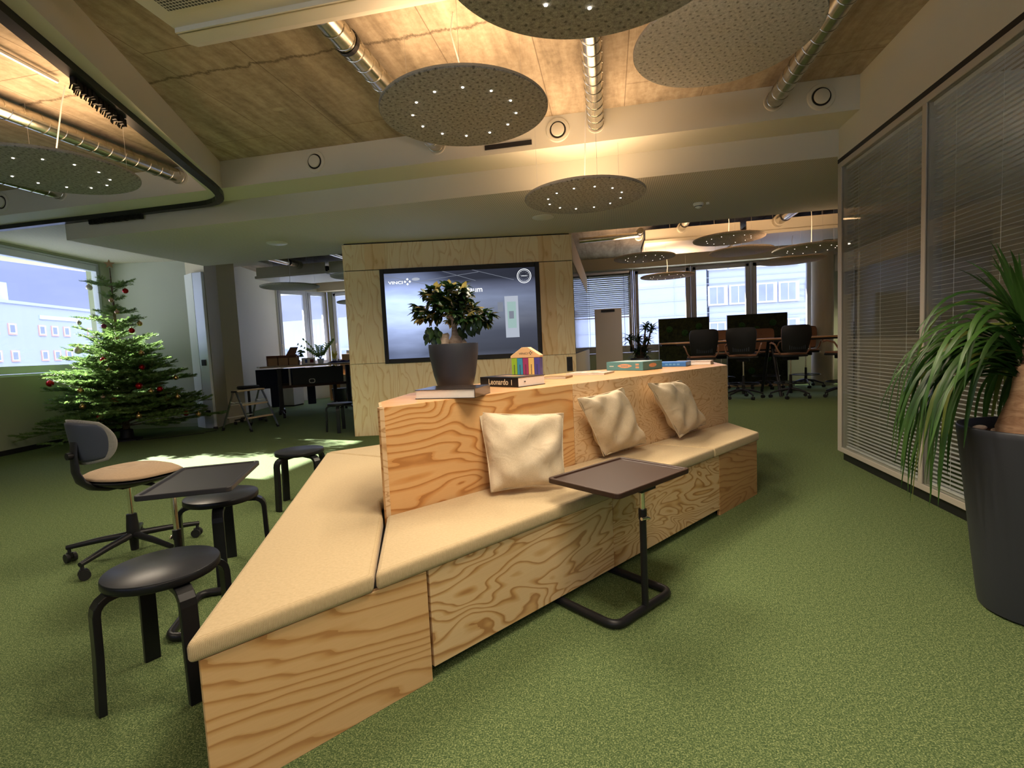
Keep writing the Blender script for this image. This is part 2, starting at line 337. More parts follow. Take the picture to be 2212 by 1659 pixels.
# foliage
def leafmat(name,a,b,rough=.45,sc=9,trans=.25):
    m,n,p=NM(name); v=coords(n)
    c=ramp(n,noise(n,v,sc,3,.6),[(.35,a),(.65,b)]); n.links.new(c,p.inputs['Base Color']); p.inputs['Roughness'].default_value=rough
    o=[x for x in n.nodes if x.type=='OUTPUT_MATERIAL'][0]; t=node(n,'ShaderNodeBsdfTranslucent',{'Color':c}); mx=n.nodes.new('ShaderNodeMixShader'); mx.inputs[0].default_value=trans
    n.links.new(p.outputs[0],mx.inputs[1]); n.links.new(t.outputs[0],mx.inputs[2]); n.links.new(mx.outputs[0],o.inputs[0]); return m
M['fir']=leafmat('fir_needles',(.07,.14,.035),(.24,.37,.11),.45,12,.42)
M['ficus']=leafmat('ficus_leaf',(.008,.026,.008),(.024,.062,.016),.35,25,.15)
M['ficus_y']=leafmat('ficus_leaf_yellow_edge',(.30,.24,.06),(.50,.42,.16),.4,25,.3)
M['palm']=leafmat('strap_leaf_green',(.018,.06,.012),(.055,.14,.025),.4,3,.25)
M['palm_y']=leafmat('strap_leaf_yellow_green',(.10,.17,.03),(.30,.33,.07),.4,3,.3)
M['zz']=leafmat('bright_leaf',(.12,.26,.05),(.38,.52,.16),.4,8,.4)
M['zzd']=leafmat('dark_round_leaf',(.03,.09,.02),(.10,.22,.04),.4,8,.3)
def bark(name,a,b,sc=8):
    m,n,p=NM(name); f=noise(n,coords(n,(1,1,3.5)),sc,6,.7,.8); n.links.new(ramp(n,f,[(.35,a),(.65,b)]),p.inputs['Base Color']); p.inputs['Roughness'].default_value=.85; bump(n,p,f,.7,.01); return m
M['bark']=bark('brown_bark',(.08,.05,.035),(.22,.15,.10)); M['bark_pale']=bark('pale_ficus_bark',(.30,.22,.16),(.58,.48,.38),14)
M['bark_palm']=bark('orange_brown_bark',(.28,.14,.07),(.62,.40,.24),7)
M['soil']=plain('brown_granules',(.13,.055,.035),.9,var=.5,sc=120,bmp=80)
# moss
m,n,p=NM('dark_moss'); v=coords(n); f=noise(n,v,16,6,.75); n.links.new(ramp(n,f,[(.35,(.006,.009,.003)),(.7,(.045,.055,.014))]),p.inputs['Base Color']); p.inputs['Roughness'].default_value=1; bump(n,p,f,1,.03); M['moss']=m
m,n,p=NM('green_moss'); v=coords(n); f=noise(n,v,40,5,.75); n.links.new(ramp(n,f,[(.35,(.010,.04,.006)),(.7,(.04,.12,.02))]),p.inputs['Base Color']); p.inputs['Roughness'].default_value=1; bump(n,p,f,1,.02); M['moss_ball']=m

# ================================================================== the room shell
def wall_seg(name, P, Q, z0, z1, mat, label, th=.2, holes=(), side=1):
    """wall from P to Q, thickness to the left (side=1) or right (-1) of the direction; holes (s0,s1,za,zb)"""
    d=Vector((Q[0]-P[0],Q[1]-P[1])); L=d.length; a=atan2(d.y,d.x); mb=MB(); y0,y1=(0,th) if side>0 else (-th,0)
    cuts=[0]
    for h in sorted(holes):
        mb.box(cuts[-1],h[0],y0,y1,z0,z1); mb.box(h[0],h[1],y0,y1,z0,h[2]); mb.box(h[0],h[1],y0,y1,h[3],z1); cuts.append(h[1])
    mb.box(cuts[-1],L,y0,y1,z0,z1)
    o=struct(mb,name,mat,label,'wall'); o.location=(P[0],P[1],0); o.rotation_euler=(0,0,a); return o
def frame_ring(mb, s0,s1,z0,z1,y0,y1,w_,wb=None):
    wb=wb or w_
    mb.box(s0,s0+w_,y0,y1,z0,z1); mb.box(s1-w_,s1,y0,y1,z0,z1); mb.box(s0+w_,s1-w_,y0,y1,z1-w_,z1); mb.box(s0+w_,s1-w_,y0,y1,z0,z0+wb)
def window(name, P, a, s0,s1,z0,z1, label, fm, glass_in=.07, bot=.16, depth=.08, handle=None, y=0.0, top=None):
    mb=MB(); top=top or glass_in
    frame_ring(mb,s0,s1,z0,z1,y,y+depth,.035)
    mb.box(s0+.04,s0+.04+glass_in,y-.012,y+depth-.02,z0+.04,z1-.04); mb.box(s1-.04-glass_in,s1-.04,y-.012,y+depth-.02,z0+.04,z1-.04)
    mb.box(s0+.04,s1-.04,y-.012,y+depth-.02,z1-.04-top,z1-.04); mb.box(s0+.04,s1-.04,y-.012,y+depth-.02,z0+.04,z0+.04+bot)
    o=struct(mb,name,fm,label,'window',bevel=.004); o.location=(P[0],P[1],0); o.rotation_euler=(0,0,a)
    g=MB(); g.box(s0+.06,s1-.06,y+.035,y+.041,z0+.06,z1-.06); g.build('window_pane',M['glass'],o)
    if handle is not None:
        h=MB(); h.box(handle-.014,handle+.014,y-.03,y-.012,1.42,1.50); h.tube([(handle,y-.03,1.46),(handle,y-.065,1.46)],.008,8); h.tube([(handle,y-.062,1.465),(handle,y-.062,1.35)],.010,8); h.build('window_handle',M['white'],o,smooth=True)
    return o
# floor, slab
struct(MB().box(-9.6,6.0,-5.2,13.2,-.25,0),'floor',M['carpet'],'green mottled carpet floor of the open office','floor')
struct(MB().box(-9.6,6.0,-5.2,13.2,3.155,3.4),'ceiling',M['concrete'],'raw board-marked concrete ceiling slab','ceiling')
struct(MB().box(-9.3,2.0,4.573,4.95,2.89,3.155),'trim_1',M['paint'],'cream painted cross beam with round vents below the concrete','beam')
struct(MB().box(-6.27,5.2,4.95,7.02,2.66,3.155),'trim_2',[M['paint'],M['perf']],'dropped perforated soffit across the middle of the room','soffit')
o=bpy.data.objects['trim_2']; o.data.polygons[0].material_index=1
struct(MB().box(-9.6,-6.27,4.95,8.6,2.93,3.155),'trim_3',M['perf'],'lighter perforated ceiling strip beside the left window','soffit')
# diagonal downstand beam carrying the curtain rail
dl=MB(); dl.prism([(-3.80,4.573),(-.05-3.80-.13,4.573),(-.36-.05,-3.4),(-.20,-3.4)],2.89,3.155)
struct(dl,'trim_4',M['paint'],'narrow diagonal beam across the ceiling on the left','beam')
# right wall: solid above the glazing, office room behind
struct(MB().box(2.0,2.2,-5.0,4.97,2.635,3.155),'wall_right',M['paint'],'cream wall band above the glass partition','wall')
struct(MB().box(2.0,2.1,-5.0,4.97,2.60,2.635),'trim_5',M['black'],'black shadow joint above the glass partition','trim')
struct(MB().box(2.03,2.12,-5.0,4.92,0,.075),'baseboard_right',M['black'],'black plinth under the glass partition','baseboard')
struct(MB().box(2.13,5.2,4.86,4.96,0,3.155),'wall_5',M['paint_tan'],'white end wall of the glazed office','wall')
wall_seg('wall_6',(5.2,-5),(5.2,12.95),0,3.155,M['paint_tan'],'white outer wall on the far right',.2,[(6.2,9.0,.95,2.55)],side=-1)
window('window_20',(5.2,-5),pi/2,6.2,9.0,.95,2.55,'window of the glazed office behind the blinds',M['win_frame'],y=-.12)
struct(MB().box(5.05,5.2,5.0,12.7,2.5,3.155),'trim_6',M['paint_tan'],'beam above the right hand wall','beam')
# back wall of the camera end, large windows
wall_seg('wall_back',(-7.5,-4.6),(5.4,-4.6),0,3.155,M['paint_white'],'rear wall with a long row of windows',.2,[(1.0,6.2,.7,2.85),(6.6,9.2,.7,2.85)],side=-1)
for i,(a_,b_) in enumerate([(1.0,2.73),(2.73,4.46),(4.46,6.2),(6.6,7.9),(7.9,9.2)]):
    window('window_%d'%(30+i),(-7.5,-4.6),0,a_,b_,.7,2.85,'grey framed window in the rear wall',M['win_frame'],y=-.15)
# far wall Y=12.7
zs0,zs1=.84,2.875
wall_seg('wall_front',(-7.56,12.7),(5.2,12.7),0,3.155,M['sill_green'],'far window wall with green grey parapet',.25,[(.12,4.3,zs0,zs1),(6.83,12.16,zs0,zs1)],side=1)
struct(MB().box(-9.6,5.2,12.42,12.69,2.88,3.155),'trim_7',M['paint_tan'],'painted beam above the far windows','beam')
bx=[-.73,.61,1.95,3.29,4.6]
for i in range(4):
    window('window_%d'%(2+i),(0,12.7),0,bx[i]+.005,bx[i+1]-.005,zs0,zs1,['far window with a half lowered blind behind the whiteboard','far window left of the moss panels','far window between the two moss panels','far window nearest the round column'][i],M['win_frame'],y=.02,glass_in=.075,bot=.17,top=.075,handle=(bx[i]+.05) if i else None)
for i in range(3):
    window('window_%d'%(6+i),(0,12.7),0,-7.44+1.39*i+.005,-7.44+1.39*(i+1)-.005,zs0,zs1,'pale framed window in the far left corner bay',M['alu_paint'],y=.02,handle=-7.44+.06 if i==0 else None)
# bay wall with two windows
bp=(-8.20,11.36); bq=(-7.56,12.68); ba=atan2(bq[1]-bp[1],bq[0]-bp[0]); bl=hypot(bq[0]-bp[0],bq[1]-bp[1])
wall_seg('wall_3',bp,bq,0,3.155,M['paint_grey'],'short angled bay wall at the far left',.2,[(.05,bl-.04,zs0,zs1)],side=1)
window('window_9',bp,ba,.05,.86,zs0,zs1,'wide pale framed window of the angled bay',M['alu_paint'],y=.02,handle=.09)
window('window_10',bp,ba,.87,bl-.04,zs0,zs1,'narrow pale framed window of the angled bay',M['alu_paint'],y=.02)
wall_seg('wall_4',(-7.42,8.35),bp,0,3.155,M['paint'],'pale wall of the far left room',.2,side=1)
struct(MB().prism([(-6.665,7.435),(-6.86,7.93),(-6.775,8.27),(-7.5,8.55),(-7.75,7.9)],0,3.155),'wall_7',M['paint_tan'],'tan painted pier behind the stepladder','wall')
# left wall with the big window
lp=(-6.36,-3.38); lu=Vector((-.2,.98)).normalized(); LW=lambda s,off=0:(lp[0]+lu.x*s-lu.y*(-off)*1.0, lp[1]+lu.y*s+lu.x*(-off)*-1.0)
la=atan2(lu.y,lu.x); ws0=8.62; ws1=10.83; ll=11.02
wall_seg('wall_left',lp,(lp[0]+lu.x*ll,lp[1]+lu.y*ll),0,3.155,M['sill_green'],'window wall on the left behind the christmas tree',.25,[(ws0,ws1,1.06,2.90)],side=1)
window('window_1',lp,la,ws0,ws1,1.06,2.90,'large square window behind the christmas tree',M['alu_paint'],y=.03,glass_in=.03,bot=.11,top=.10,depth=.1)
cx,cy=lp[0]+lu.x*ll,lp[1]+lu.y*ll
wall_seg('wall_2',(cx,cy),(-7.16,7.72),0,3.155,M['paint_grey'],'grey wall right of the christmas tree',.2,side=1)
struct(MB().box(0,ll,-.012,0,0,.07),'baseboard_left',M['blackp'],'dark skirting below the left window','baseboard',loc=(lp[0],lp[1],0),rz=la)
a_=atan2(7.72-cy,-7.16-cx); struct(MB().box(0,hypot(7.72-cy,-7.16-cx),-.012,0,0,.06),'baseboard_back',M['sill_green'],'green skirting of the grey wall','baseboard',loc=(cx,cy,0),rz=a_)
wall_seg('wall_8',(-6.30,-3.3),(-7.6,-4.6),0,3.155,M['paint_white'],'short rear left wall',.2,side=-1)
# metal post with two sockets
t=thing('metal_post','tall silver blue service post with two black sockets beside the grey wall','post',(0,0,0))
MB().prism([(-7.20,7.58),(-6.90,7.42),(-6.94,7.60)],0,2.655).build('post_cover',M['paint_white'],t)
MB().prism([(-6.895,7.418),(-6.70,7.398),(-6.675,7.43),(-6.80,7.60),(-6.92,7.60)],0,2.655).build('post_profile',M['alu_paint'],t,bevel=.006)
for zz in (1.13,.26):
    s_=MB(); s_.box(-.045,.045,-.012,.002,-.05,.05); f=s_.build('socket',M['blackp'],t,loc=(-6.80,7.406,zz),rz=-.10,bevel=.003)
    MB().box(-.022,.022,-.016,-.011,-.022,.022).build('socket_face',M['black'],f)
# round column
one(MB().at((4.55,12.05,0)).lathe([(.21,0),(.21,3.155)],36),'column',M['paint_tan'],'round beige column at the far right window','column',smooth=True)
bpy.data.objects['column']['kind']='structure'
struct(MB().at((4.55,12.05,0)).lathe([(.225,0),(.225,.09)],36),'baseboard_column',M['sill_green'],'green skirting around the round column','baseboard')
# vents on the beam
vt=thing('round_vent','round cream disc valve on the beam above the glass office end','vent',(1.72,4.573,3.02),group='disc valves on the cross beam')
MB().at((0,0,0),(pi/2,0,0)).lathe([(.105,0),(.100,.012),(.078,.016),(.070,.008)],32,True,False).build('outer_ring',M['paint'],vt,smooth=True)
MB().at((0,0,0),(pi/2,0,0)).lathe([(.072,.009),(.072,.0095)],32).build('shadow_gap',M['black'],vt)
MB().at((0,0,0),(pi/2,0,0)).lathe([(.058,.012),(.056,.026),(.045,.030)],32).build('valve_disc',M['paint'],vt,smooth=True)
for x_,lb in ((-.385,'round cream disc valve on the beam beside the middle duct end'),(-2.745,'round cream disc valve on the beam at the left of the concrete bay'),(-6.62,'round cream disc valve on the beam at the photo left edge')):
    c_=copy_tree(vt); c_.location=(x_,4.573,3.03); c_['label']=lb
MB_=MB().box(-1.05,-.62,4.562,4.573,2.935,2.975); one(MB_,'beam_slot',M['black'],'small black slot on the beam partly behind a felt lamp','slot')
# smoke detector and soffit discs
sd_=thing('smoke_detector','white round smoke detector under the perforated soffit','smoke detector',(1.03,6.08,2.66))
MB().lathe([(.055,0),(.055,-.018),(.042,-.03),(.036,-.045),(.014,-.058)][::-1],24).build('detector_head',M['white'],sd_,smooth=True)
MB().lathe([(.0435,-.034),(.0405,-.040)][::-1],24).build('sensor_slots',M['black'],sd_)
MB().at((.10,.0,-.01)).lathe([(.018,-.01),(.018,.01)],12).build('status_lamp',M['white'],sd_)
for x_,y_,lb in ((-4.25,6.02,'flat cream ceiling speaker disc above the stepladder side'),(-.72,6.02,'flat cream ceiling speaker disc half behind the far felt lamp')):
    one(MB().at((x_,y_,2.66)).lathe([(.12,-.012),(.128,-.006),(.128,0)],36),'ceiling_speaker',M['offwhite'],lb,'speaker','flat discs in the soffit',smooth=True)
# ------------------------------------------------------------------ curtain rail with gliders
cr_=thing('curtain_rail','long black curtain rail curving along the diagonal beam and the cross beam','curtain rail',(0,0,0))
pts=[(-1.10,-2.0,2.865),(-2.79,1.98,2.865),(-3.08,2.69,2.865),(-3.70,4.22,2.865)]
q0=Vector((-3.70,4.22,2.865)); q3=Vector((-4.35,4.89,2.865)); q1=Vector((-3.87,4.66,2.865)); q2=Vector((-3.98,4.88,2.865))
for i in range(1,9):
    tt=i/8; pts.append(tuple(q0*(1-tt)**3+q1*3*tt*(1-tt)**2+q2*3*tt*tt*(1-tt)+q3*tt**3))
pts+=[(-5.2,4.90,2.865),(-9.0,4.90,2.865)]
MB().tube(pts,(.034,.052),4,up=(0,0,1)).build('rail',M['black'],cr_)
g=MB()
for i in range(34):
    tt=i/33; x_=-3.00-.22*tt+rnd.uniform(-.012,.012); y_=2.52+.50*tt; g.cbox((x_-.02,y_,2.83-rnd.uniform(0,.02)),(.03,.010,.05)); g.tube([(x_-.03,y_,2.81),(x_-.06,y_+.01,2.785)],.004,5)
tag(g.build('glider_cluster',M['black'],cr_),kind='stuff')
g=MB()
for i in range(44):
    x_=-5.85+.72*i/43; g.cbox((x_,4.90,2.825-rnd.uniform(0,.012)),(.009,.03,.05)); g.tube([(x_,4.90,2.81),(x_+.005,4.89,2.785)],.004,5)
tag(g.build('glider_cluster',M['black'],cr_),kind='stuff')
# ------------------------------------------------------------------ ducts
def duct(x, z, y0, y1, r, label, clamp=None, step=.125, loose=False):
    t=thing('air_duct',label,'duct',(x,y1,z),group='galvanised ducts under the concrete')
    MB().tube([(0,0,0),(0,y0-y1,0)],r,24).build('pipe',M['duct'],t,smooth=True)
    s_=MB(); yy=-.08
    while yy>y0-y1:
        a0=[(( r+.0022)*cos(2*pi*k/20),yy+.05*(k/20) ,(r+.0022)*sin(2*pi*k/20)) for k in range(21)]
        s_.tube(a0,.0026,5); yy-=step
    s_.build('seams',M['duct'],t,smooth=True)
    MB().at((0,-.004,0),(pi/2,0,0)).lathe([(r+.012,-.003),(r+.010,.006)],24).build('wall_collar',M['offwhite'],t,smooth=True)
    if clamp is not None:
        c=MB(); c.at((0,clamp-y1,0),(pi/2,0,0)).lathe([(r+.004,-.018),(r+.007,-.014),(r+.007,.014),(r+.004,.018)],24,False,False); c.at(); c.tube([(0,clamp-y1,r),(0,clamp-y1,3.148-z)],.004,6)
        c.build('clamp',M['black'],t)
    return t
duct(1.37,3.035,-3.2,4.573,.066,'spiral duct running into the beam beside the glass partition')
duct(-.055,3.04,-3.2,4.573,.066,'spiral duct running into the middle of the cross beam')
duct(-1.50,3.035,-3.2,4.573,.070,'duct with a black clamp left of the middle felt lamp',clamp=2.95)
duct(-4.27,3.045,-3.2,4.573,.068,'spiral duct above the left felt lamp ending at the beam')
duct(-5.80,3.045,-3.2,4.573,.066,'short visible duct end behind the left felt lamp')
one(MB().tube([(-.98,2.75,3.13),(-.84,2.05,3.13),(-.60,1.0,3.13)],.009,8),'ceiling_conduit',M['alu'],'thin metal conduit on the concrete behind the middle felt lamp','conduit',smooth=True)
one(MB().tube([(-3.67,2.95,3.12),(-3.48,1.0,3.12)],.016,8),'ceiling_rail',M['alu'],'thin metal rail on the concrete above the left felt lamp','rail',smooth=True)
# ------------------------------------------------------------------ felt lamps
up_l=bpy.data.lights.new('uplight','AREA'); up_l.shape='DISK'; up_l.size=.95; up_l.energy=10; up_l.color=(1,.63,.35); up_l.spread=R_(165)
sp_l=bpy.data.lights.new('led_spot','SPOT'); sp_l.energy=7.2; sp_l.color=(1,.84,.64); sp_l.spot_size=R_(168); sp_l.spot_blend=.9; sp_l.shadow_soft_size=.012
def felt_lamp(label, loc, top=3.150, leds=12, lit=True, feltm='felt', rz=0.0, nspot=12, group=None, shadeside=.03, cabdx=.0):
    t=thing('felt_lamp',label,'lamp',loc,rz,group)
    r=.5; h=shadeside
    prof=[(r-.012,0),(r-.003,.004),(r,.012),(r,.018),(r-.004,h-.004),(r-.014,h)]
    MB().lathe([(.002,0.0)]+prof,96,False,True).build('felt_disc',M[feltm],t,smooth=True)
    MB().lathe([(r+.0008,.010),(r+.0012,.013),(r+.0012,.019),(r+.0008,.022)],96,False,False).build('rim_seam',M['felt_edge'],t,smooth=True)
    L=top-loc[2]
    MB().at((0,0,h)).lathe([(.07,0),(.07,.03),(.05,.035)],24).build('driver_housing',M['white'],t,smooth=True)
    MB().tube([(.0,0,h+.03),(.01+cabdx*.3,.01,L*.45),(cabdx,.0,L*.8),(cabdx+.02,.02,L)],.0045,8).build('cable',M['white'],t,smooth=True)
    for k in range(3):
        a=2*pi*k/3+.5; MB().tube([(.42*cos(a),.42*sin(a),h),(.42*cos(a),.42*sin(a),L)],.0011,5).build('suspension_wire',M['alu'],t)
    if lit:
        for k in range(leds):
            a=2*pi*k/leds; x_,y_=.31*cos(a),.31*sin(a)
            MB().at((x_,y_,-.001)).lathe([(.0062,-.002),(.0062,.001)],10).build('led_point',M['led'] if nspot>2 else M['led_dim'],t)
            if k%(max(1,leds//nspot))==0:
                l=bpy.data.objects.new('led_light',sp_l); COL.objects.link(l); l.parent=t; l.location=(x_,y_,-.018)
        l=bpy.data.objects.new('uplight',up_l); COL.objects.link(l); l.parent=t; l.location=(0,0,h+.045); l.rotation_euler=(pi,0,0)
    return t
felt_lamp('large dark grey felt disc lamp cut off by the top edge of the photo',(.0,1.60,2.34),rz=.1)
felt_lamp('grey felt disc lamp hanging in front of the beam, twelve light points',(-.81,3.03,2.56),rz=.25,cabdx=-.06)
felt_lamp('small looking felt disc lamp hanging below the soffit front',(-.165,4.35,2.36),rz=.3,cabdx=.03)
felt_lamp('felt disc lamp at the left photo edge under the peach coloured concrete',(-3.86,3.02,2.54),rz=.2,cabdx=.1)
felt_lamp('unlit felt acoustic disc beside the right duct',(.69,3.15,2.80),lit=False,feltm='felt_light')
for lb,lc in (('added felt fill lamp behind the viewer near the partition',(.95,-.35,2.45)),('added felt fill lamp behind the viewer at the room middle',(-.75,-1.3,2.5)),('added felt fill lamp behind the viewer near the diagonal beam',(1.2,-2.4,2.5)),('added felt fill lamp behind the viewer beyond the diagonal beam',(-3.9,-.2,2.5))):  # unseen lamps added as frontal fill for the bench
    felt_lamp(lb,lc,group='added felt fill lamps behind the viewer',nspot=6)
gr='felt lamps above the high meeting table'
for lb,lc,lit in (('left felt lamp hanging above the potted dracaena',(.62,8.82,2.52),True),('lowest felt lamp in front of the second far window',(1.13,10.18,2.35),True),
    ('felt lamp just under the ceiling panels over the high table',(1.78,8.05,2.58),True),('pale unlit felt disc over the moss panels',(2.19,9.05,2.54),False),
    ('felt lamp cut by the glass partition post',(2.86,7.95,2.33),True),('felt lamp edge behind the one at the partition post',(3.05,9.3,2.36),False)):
    felt_lamp(lb,lc,lit=lit,feltm='felt_warm_light_tint',nspot=2,group=gr,top=2.785 if lc[1]>8.5 else 3.150)
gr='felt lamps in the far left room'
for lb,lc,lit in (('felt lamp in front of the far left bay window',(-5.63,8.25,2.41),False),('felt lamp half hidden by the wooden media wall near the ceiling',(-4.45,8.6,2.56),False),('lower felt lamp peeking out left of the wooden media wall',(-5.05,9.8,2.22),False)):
    felt_lamp(lb,lc,lit=lit,feltm='felt_daylight_tint',group=gr,top=2.785 if lc[1]>9 else 3.150)
# ------------------------------------------------------------------ ceiling climate unit above
m,n,p=NM('fine_grille'); v=coords(n,(55,55,55)); fx=node(n,'ShaderNodeSeparateXYZ',{'Vector':v})
dx=mth(n,'ABSOLUTE',mth(n,'SUBTRACT',mth(n,'FRACT',fx.outputs[0]),.5)); dy=mth(n,'ABSOLUTE',mth(n,'SUBTRACT',mth(n,'FRACT',fx.outputs[1]),.5))
n.links.new(mixc(n,mth(n,'LESS_THAN',mth(n,'MAXIMUM',dx,dy),.38),(.62,.60,.52),(.045,.045,.04)),p.inputs['Base Color']); p.inputs['Roughness'].default_value=.6; M['grille']=m
cu=thing('ceiling_climate_unit','long cream ceiling unit with a fine metal grille at the top of the photo','climate unit',(0,0,0))
MB().box(-2.20,-.53,.4,2.45,2.905,2.958).build('housing',M['offwhite'],cu,bevel=.004)
MB().box(-2.10,-.62,.5,2.27,2.896,2.905).build('grille',M['grille'],cu)
MB().box(-2.19,-.54,2.395,2.405,2.88,2.905).build('groove_fin',M['offwhite'],cu)
mb=MB(); pr=[(2.42,2.885),(2.50,2.88),(2.56,2.90),(2.57,2.94),(2.45,2.957)]
mb.add([(x_,y_,z_) for x_ in (-2.20,-.53) for y_,z_ in pr],[(0,1,2,3,4)[::-1],(5,6,7,8,9)]+[(i,(i+1)%5,5+(i+1)%5,5+i) for i in range(5)])
mb.build('front_lip',M['offwhite'],cu,bevel=.003)
MB().tube([(-2.05,.6,2.95),(-2.05,.6,3.155)],.006,6).build('hanger',M['alu'],cu); MB().tube([(-2.05,2.2,2.95),(-2.05,2.2,3.155)],.006,6).build('hanger',M['alu'],cu)
def far_unit(x0,x1,y0,y1,label,grp,zb=2.79,zt=3.02):
    t=thing('ceiling_climate_unit',label,'climate unit',(0,0,0),group=grp)
    MB().box(x0,x1,y0,y0+.03,zb+.06,zt).build('side_panel',M['offwhite'],t)
    MB().box(x0-.02,x1+.02,y0-.03,y1,zb,zb+.055).build('bottom_tray',M['offwhite'],t,bevel=.01)
    MB().box(x0,x1,y0+.1,y1,zb+.06,zt-.06).build('coil',M['darkpanel'],t)
    for x_ in (x0+.4,x1-.4): MB().tube([(x_,y0+.015,zt),(x_,y0+.015,3.155)],.004,6).build('hanger',M['alu'],t)
far_unit(.66,2.17,9.0,10.3,'left ceiling unit over the high meeting table','climate units over the high table')
far_unit(2.27,3.80,9.0,10.3,'middle ceiling unit over the high meeting table','climate units over the high table')
far_unit(3.90,5.0,9.2,10.3,'right ceiling unit at the partition post','climate units over the high table',zb=2.84)
far_unit(-7.1,-5.55,9.3,10.4,'left ceiling unit in the far left room','climate units in the far left room')
far_unit(-5.45,-3.6,9.3,10.4,'ceiling unit in the far left room beside the media wall','climate units in the far left room')
for x_,z_,y0,y1,lb,r_ in ((.55,2.93,8.55,9.05,'short bright pipe end left of the climate units',.05),(1.25,3.0,7.6,9.0,'duct entering the left climate unit',.06),(2.75,2.98,7.2,9.0,'duct entering the middle climate unit',.075),(-6.1,3.0,8.0,9.3,'shiny duct in the far left room near the pier',.06),(-4.85,3.0,8.0,9.3,'shiny duct in the far left room near the media wall',.06)):
    t=thing('air_duct',lb,'duct',(x_,y1,z_),group='short ducts behind the soffit')
    MB().tube([(0,0,0),(0,y0-y1,0)],r_,20).build('pipe',M['duct'],t,smooth=True)
    MB().tube([(0,-.35,0),(0,-.38,0)],r_+.008,20).build('clamp',M['black'],t)
    MB().tube([(0,0,0),(0,-.1,0)],r_+.02,20).build('wall_collar',M['offwhite'],t,smooth=True)
one(MB().tube([(-.44,8.6,2.86),(.52,8.62,2.88)],.045,16),'heating_pipe',M['duct'],'shiny horizontal pipe right of the media wall top','pipe',smooth=True)

# ================================================================== glass partition on the right
gp=thing('glass_partition','double glazed office partition with closed-in silver blinds','partition',(0,0,0))
ys=[4.95,3.74,2.53,1.32,.11,-1.1]
fr=MB(); fr.box(2.0,2.10,-1.1,4.97,.075,.115); fr.box(2.0,2.10,-1.1,4.97,2.555,2.60); fr.build('frame_rails',M['part_frame'],gp,bevel=.003)
for i,y_ in enumerate(ys):
    MB().box(2.0,2.10,y_-(.05 if i==0 else .022),y_+(.02 if i==0 else .022),.115,2.555).build('frame_post',M['part_frame'],gp,bevel=.003)
for i in range(len(ys)-1):
    y1=ys[i]-(.05 if i==0 else .022); y0=ys[i+1]+.022
    MB().box(2.008,2.014,y0,y1,.115,2.555).build('glass_pane',M['pglass'],gp)
    b=MB(); z=.15
    while z<2.53:
        c,s_=cos(.06)*.0125,sin(.06)*.0125
        b.add([(2.052-c,y0+.012,z-s_),(2.052+c,y0+.012,z+s_),(2.052+c,y1-.012,z+s_),(2.052-c,y1-.012,z-s_),(2.052-c,y0+.012,z-s_-.0008),(2.052+c,y0+.012,z+s_-.0008),(2.052+c,y1-.012,z+s_-.0008),(2.052-c,y1-.012,z-s_-.0008)],[(0,1,2,3),(7,6,5,4),(0,3,7,4),(1,5,6,2)]); z+=.028
    b.box(2.035,2.07,y0+.01,y1-.01,2.525,2.55); b.box(2.04,2.065,y0+.01,y1-.01,.12,.135)
    bl_=b.build('blind',M['slat'],gp)
    c=MB()
    for yy in (y0+.22,(y0+y1)/2,y1-.22): c.tube([(2.038,yy,.13),(2.038,yy,2.53)],.0012,5)
    c.build('ladder_cords',M['white'],bl_)
# inside of the glazed office: plain cupboard seen between the slats
one(MB().box(3.6,4.1,3.0,4.8,.001,2.2),'office_cupboard',M['cardboard2'],'dark brown cupboard behind the partition blinds','cupboard',bevel=.01)

# ================================================================== media wall
mw=thing('media_wall','birch plywood block with the built-in screen','media wall',(-3.545,6.407,0),R_(11.0))
# local frame: x along the front, y into depth
ca,sa=cos(R_(11)),sin(R_(11))
def loc(X,Y): dx,dy=X+3.545,Y-6.407; return (dx*ca+dy*sa,-dx*sa+dy*ca)
fl=3.139
poly=[(0.012,.022),(fl-.012,.022),loc(-.475,11.8),loc(-3.4,11.8)]
MB().prism(poly,.0,2.63).build('core',M['blackp'],mw)
MB().prism([(0.02,.03),(fl-.03,.03),loc(-.49,11.75),loc(-3.3,11.75)],2.63,2.66).build('shadow_gap',M['black'],mw)
g_=.005
def mpanel(nm,x0,x1,z0,z1,mt): 
    return MB().box(-(x1-x0)/2,(x1-x0)/2,-.01,.01,-(z1-z0)/2,(z1-z0)/2).build(nm,mt,mw,loc=((x0+x1)/2,.012,(z0+z1)/2),bevel=.0015,seg=1)
mpanel('top_panel',0,.30,2.29+g_,2.643,M['ply_media']); 
mpanel('top_panel',.30,.58,2.29+g_,2.643,M['ply_media2']); mpanel('top_panel',.58,2.68,2.29+g_,2.643,M['ply_media']); mpanel('top_panel',2.68,2.86,2.29+g_,2.643,M['ply_media2']); mpanel('top_panel',2.86,fl,2.29+g_,2.643,M['ply_media'])
mpanel('left_panel',0,.493,1.009+g_,2.285,M['ply_media']); mpanel('right_panel',2.682,2.90,1.009+g_,2.285,M['ply_media2']); mpanel('right_panel',2.90,fl,1.009+g_,2.285,M['ply_media'])
mpanel('bottom_panel',0,.50,0,1.009,M['ply_media']); mpanel('bottom_panel',.50,2.68,0,1.009,M['ply_media']); mpanel('bottom_panel',2.68,fl,0,1.009,M['ply_media'])
f=MB().box(3.01,3.09,-.004,.004,.775,.975).build('socket_strip',M['blackp'],mw,bevel=.003)
for z_ in (.83,.92): MB().at((3.05,-.004,z_),(pi/2,0,0)).lathe([(.018,0),(.018,.002)],16).build('socket',M['black'],f)
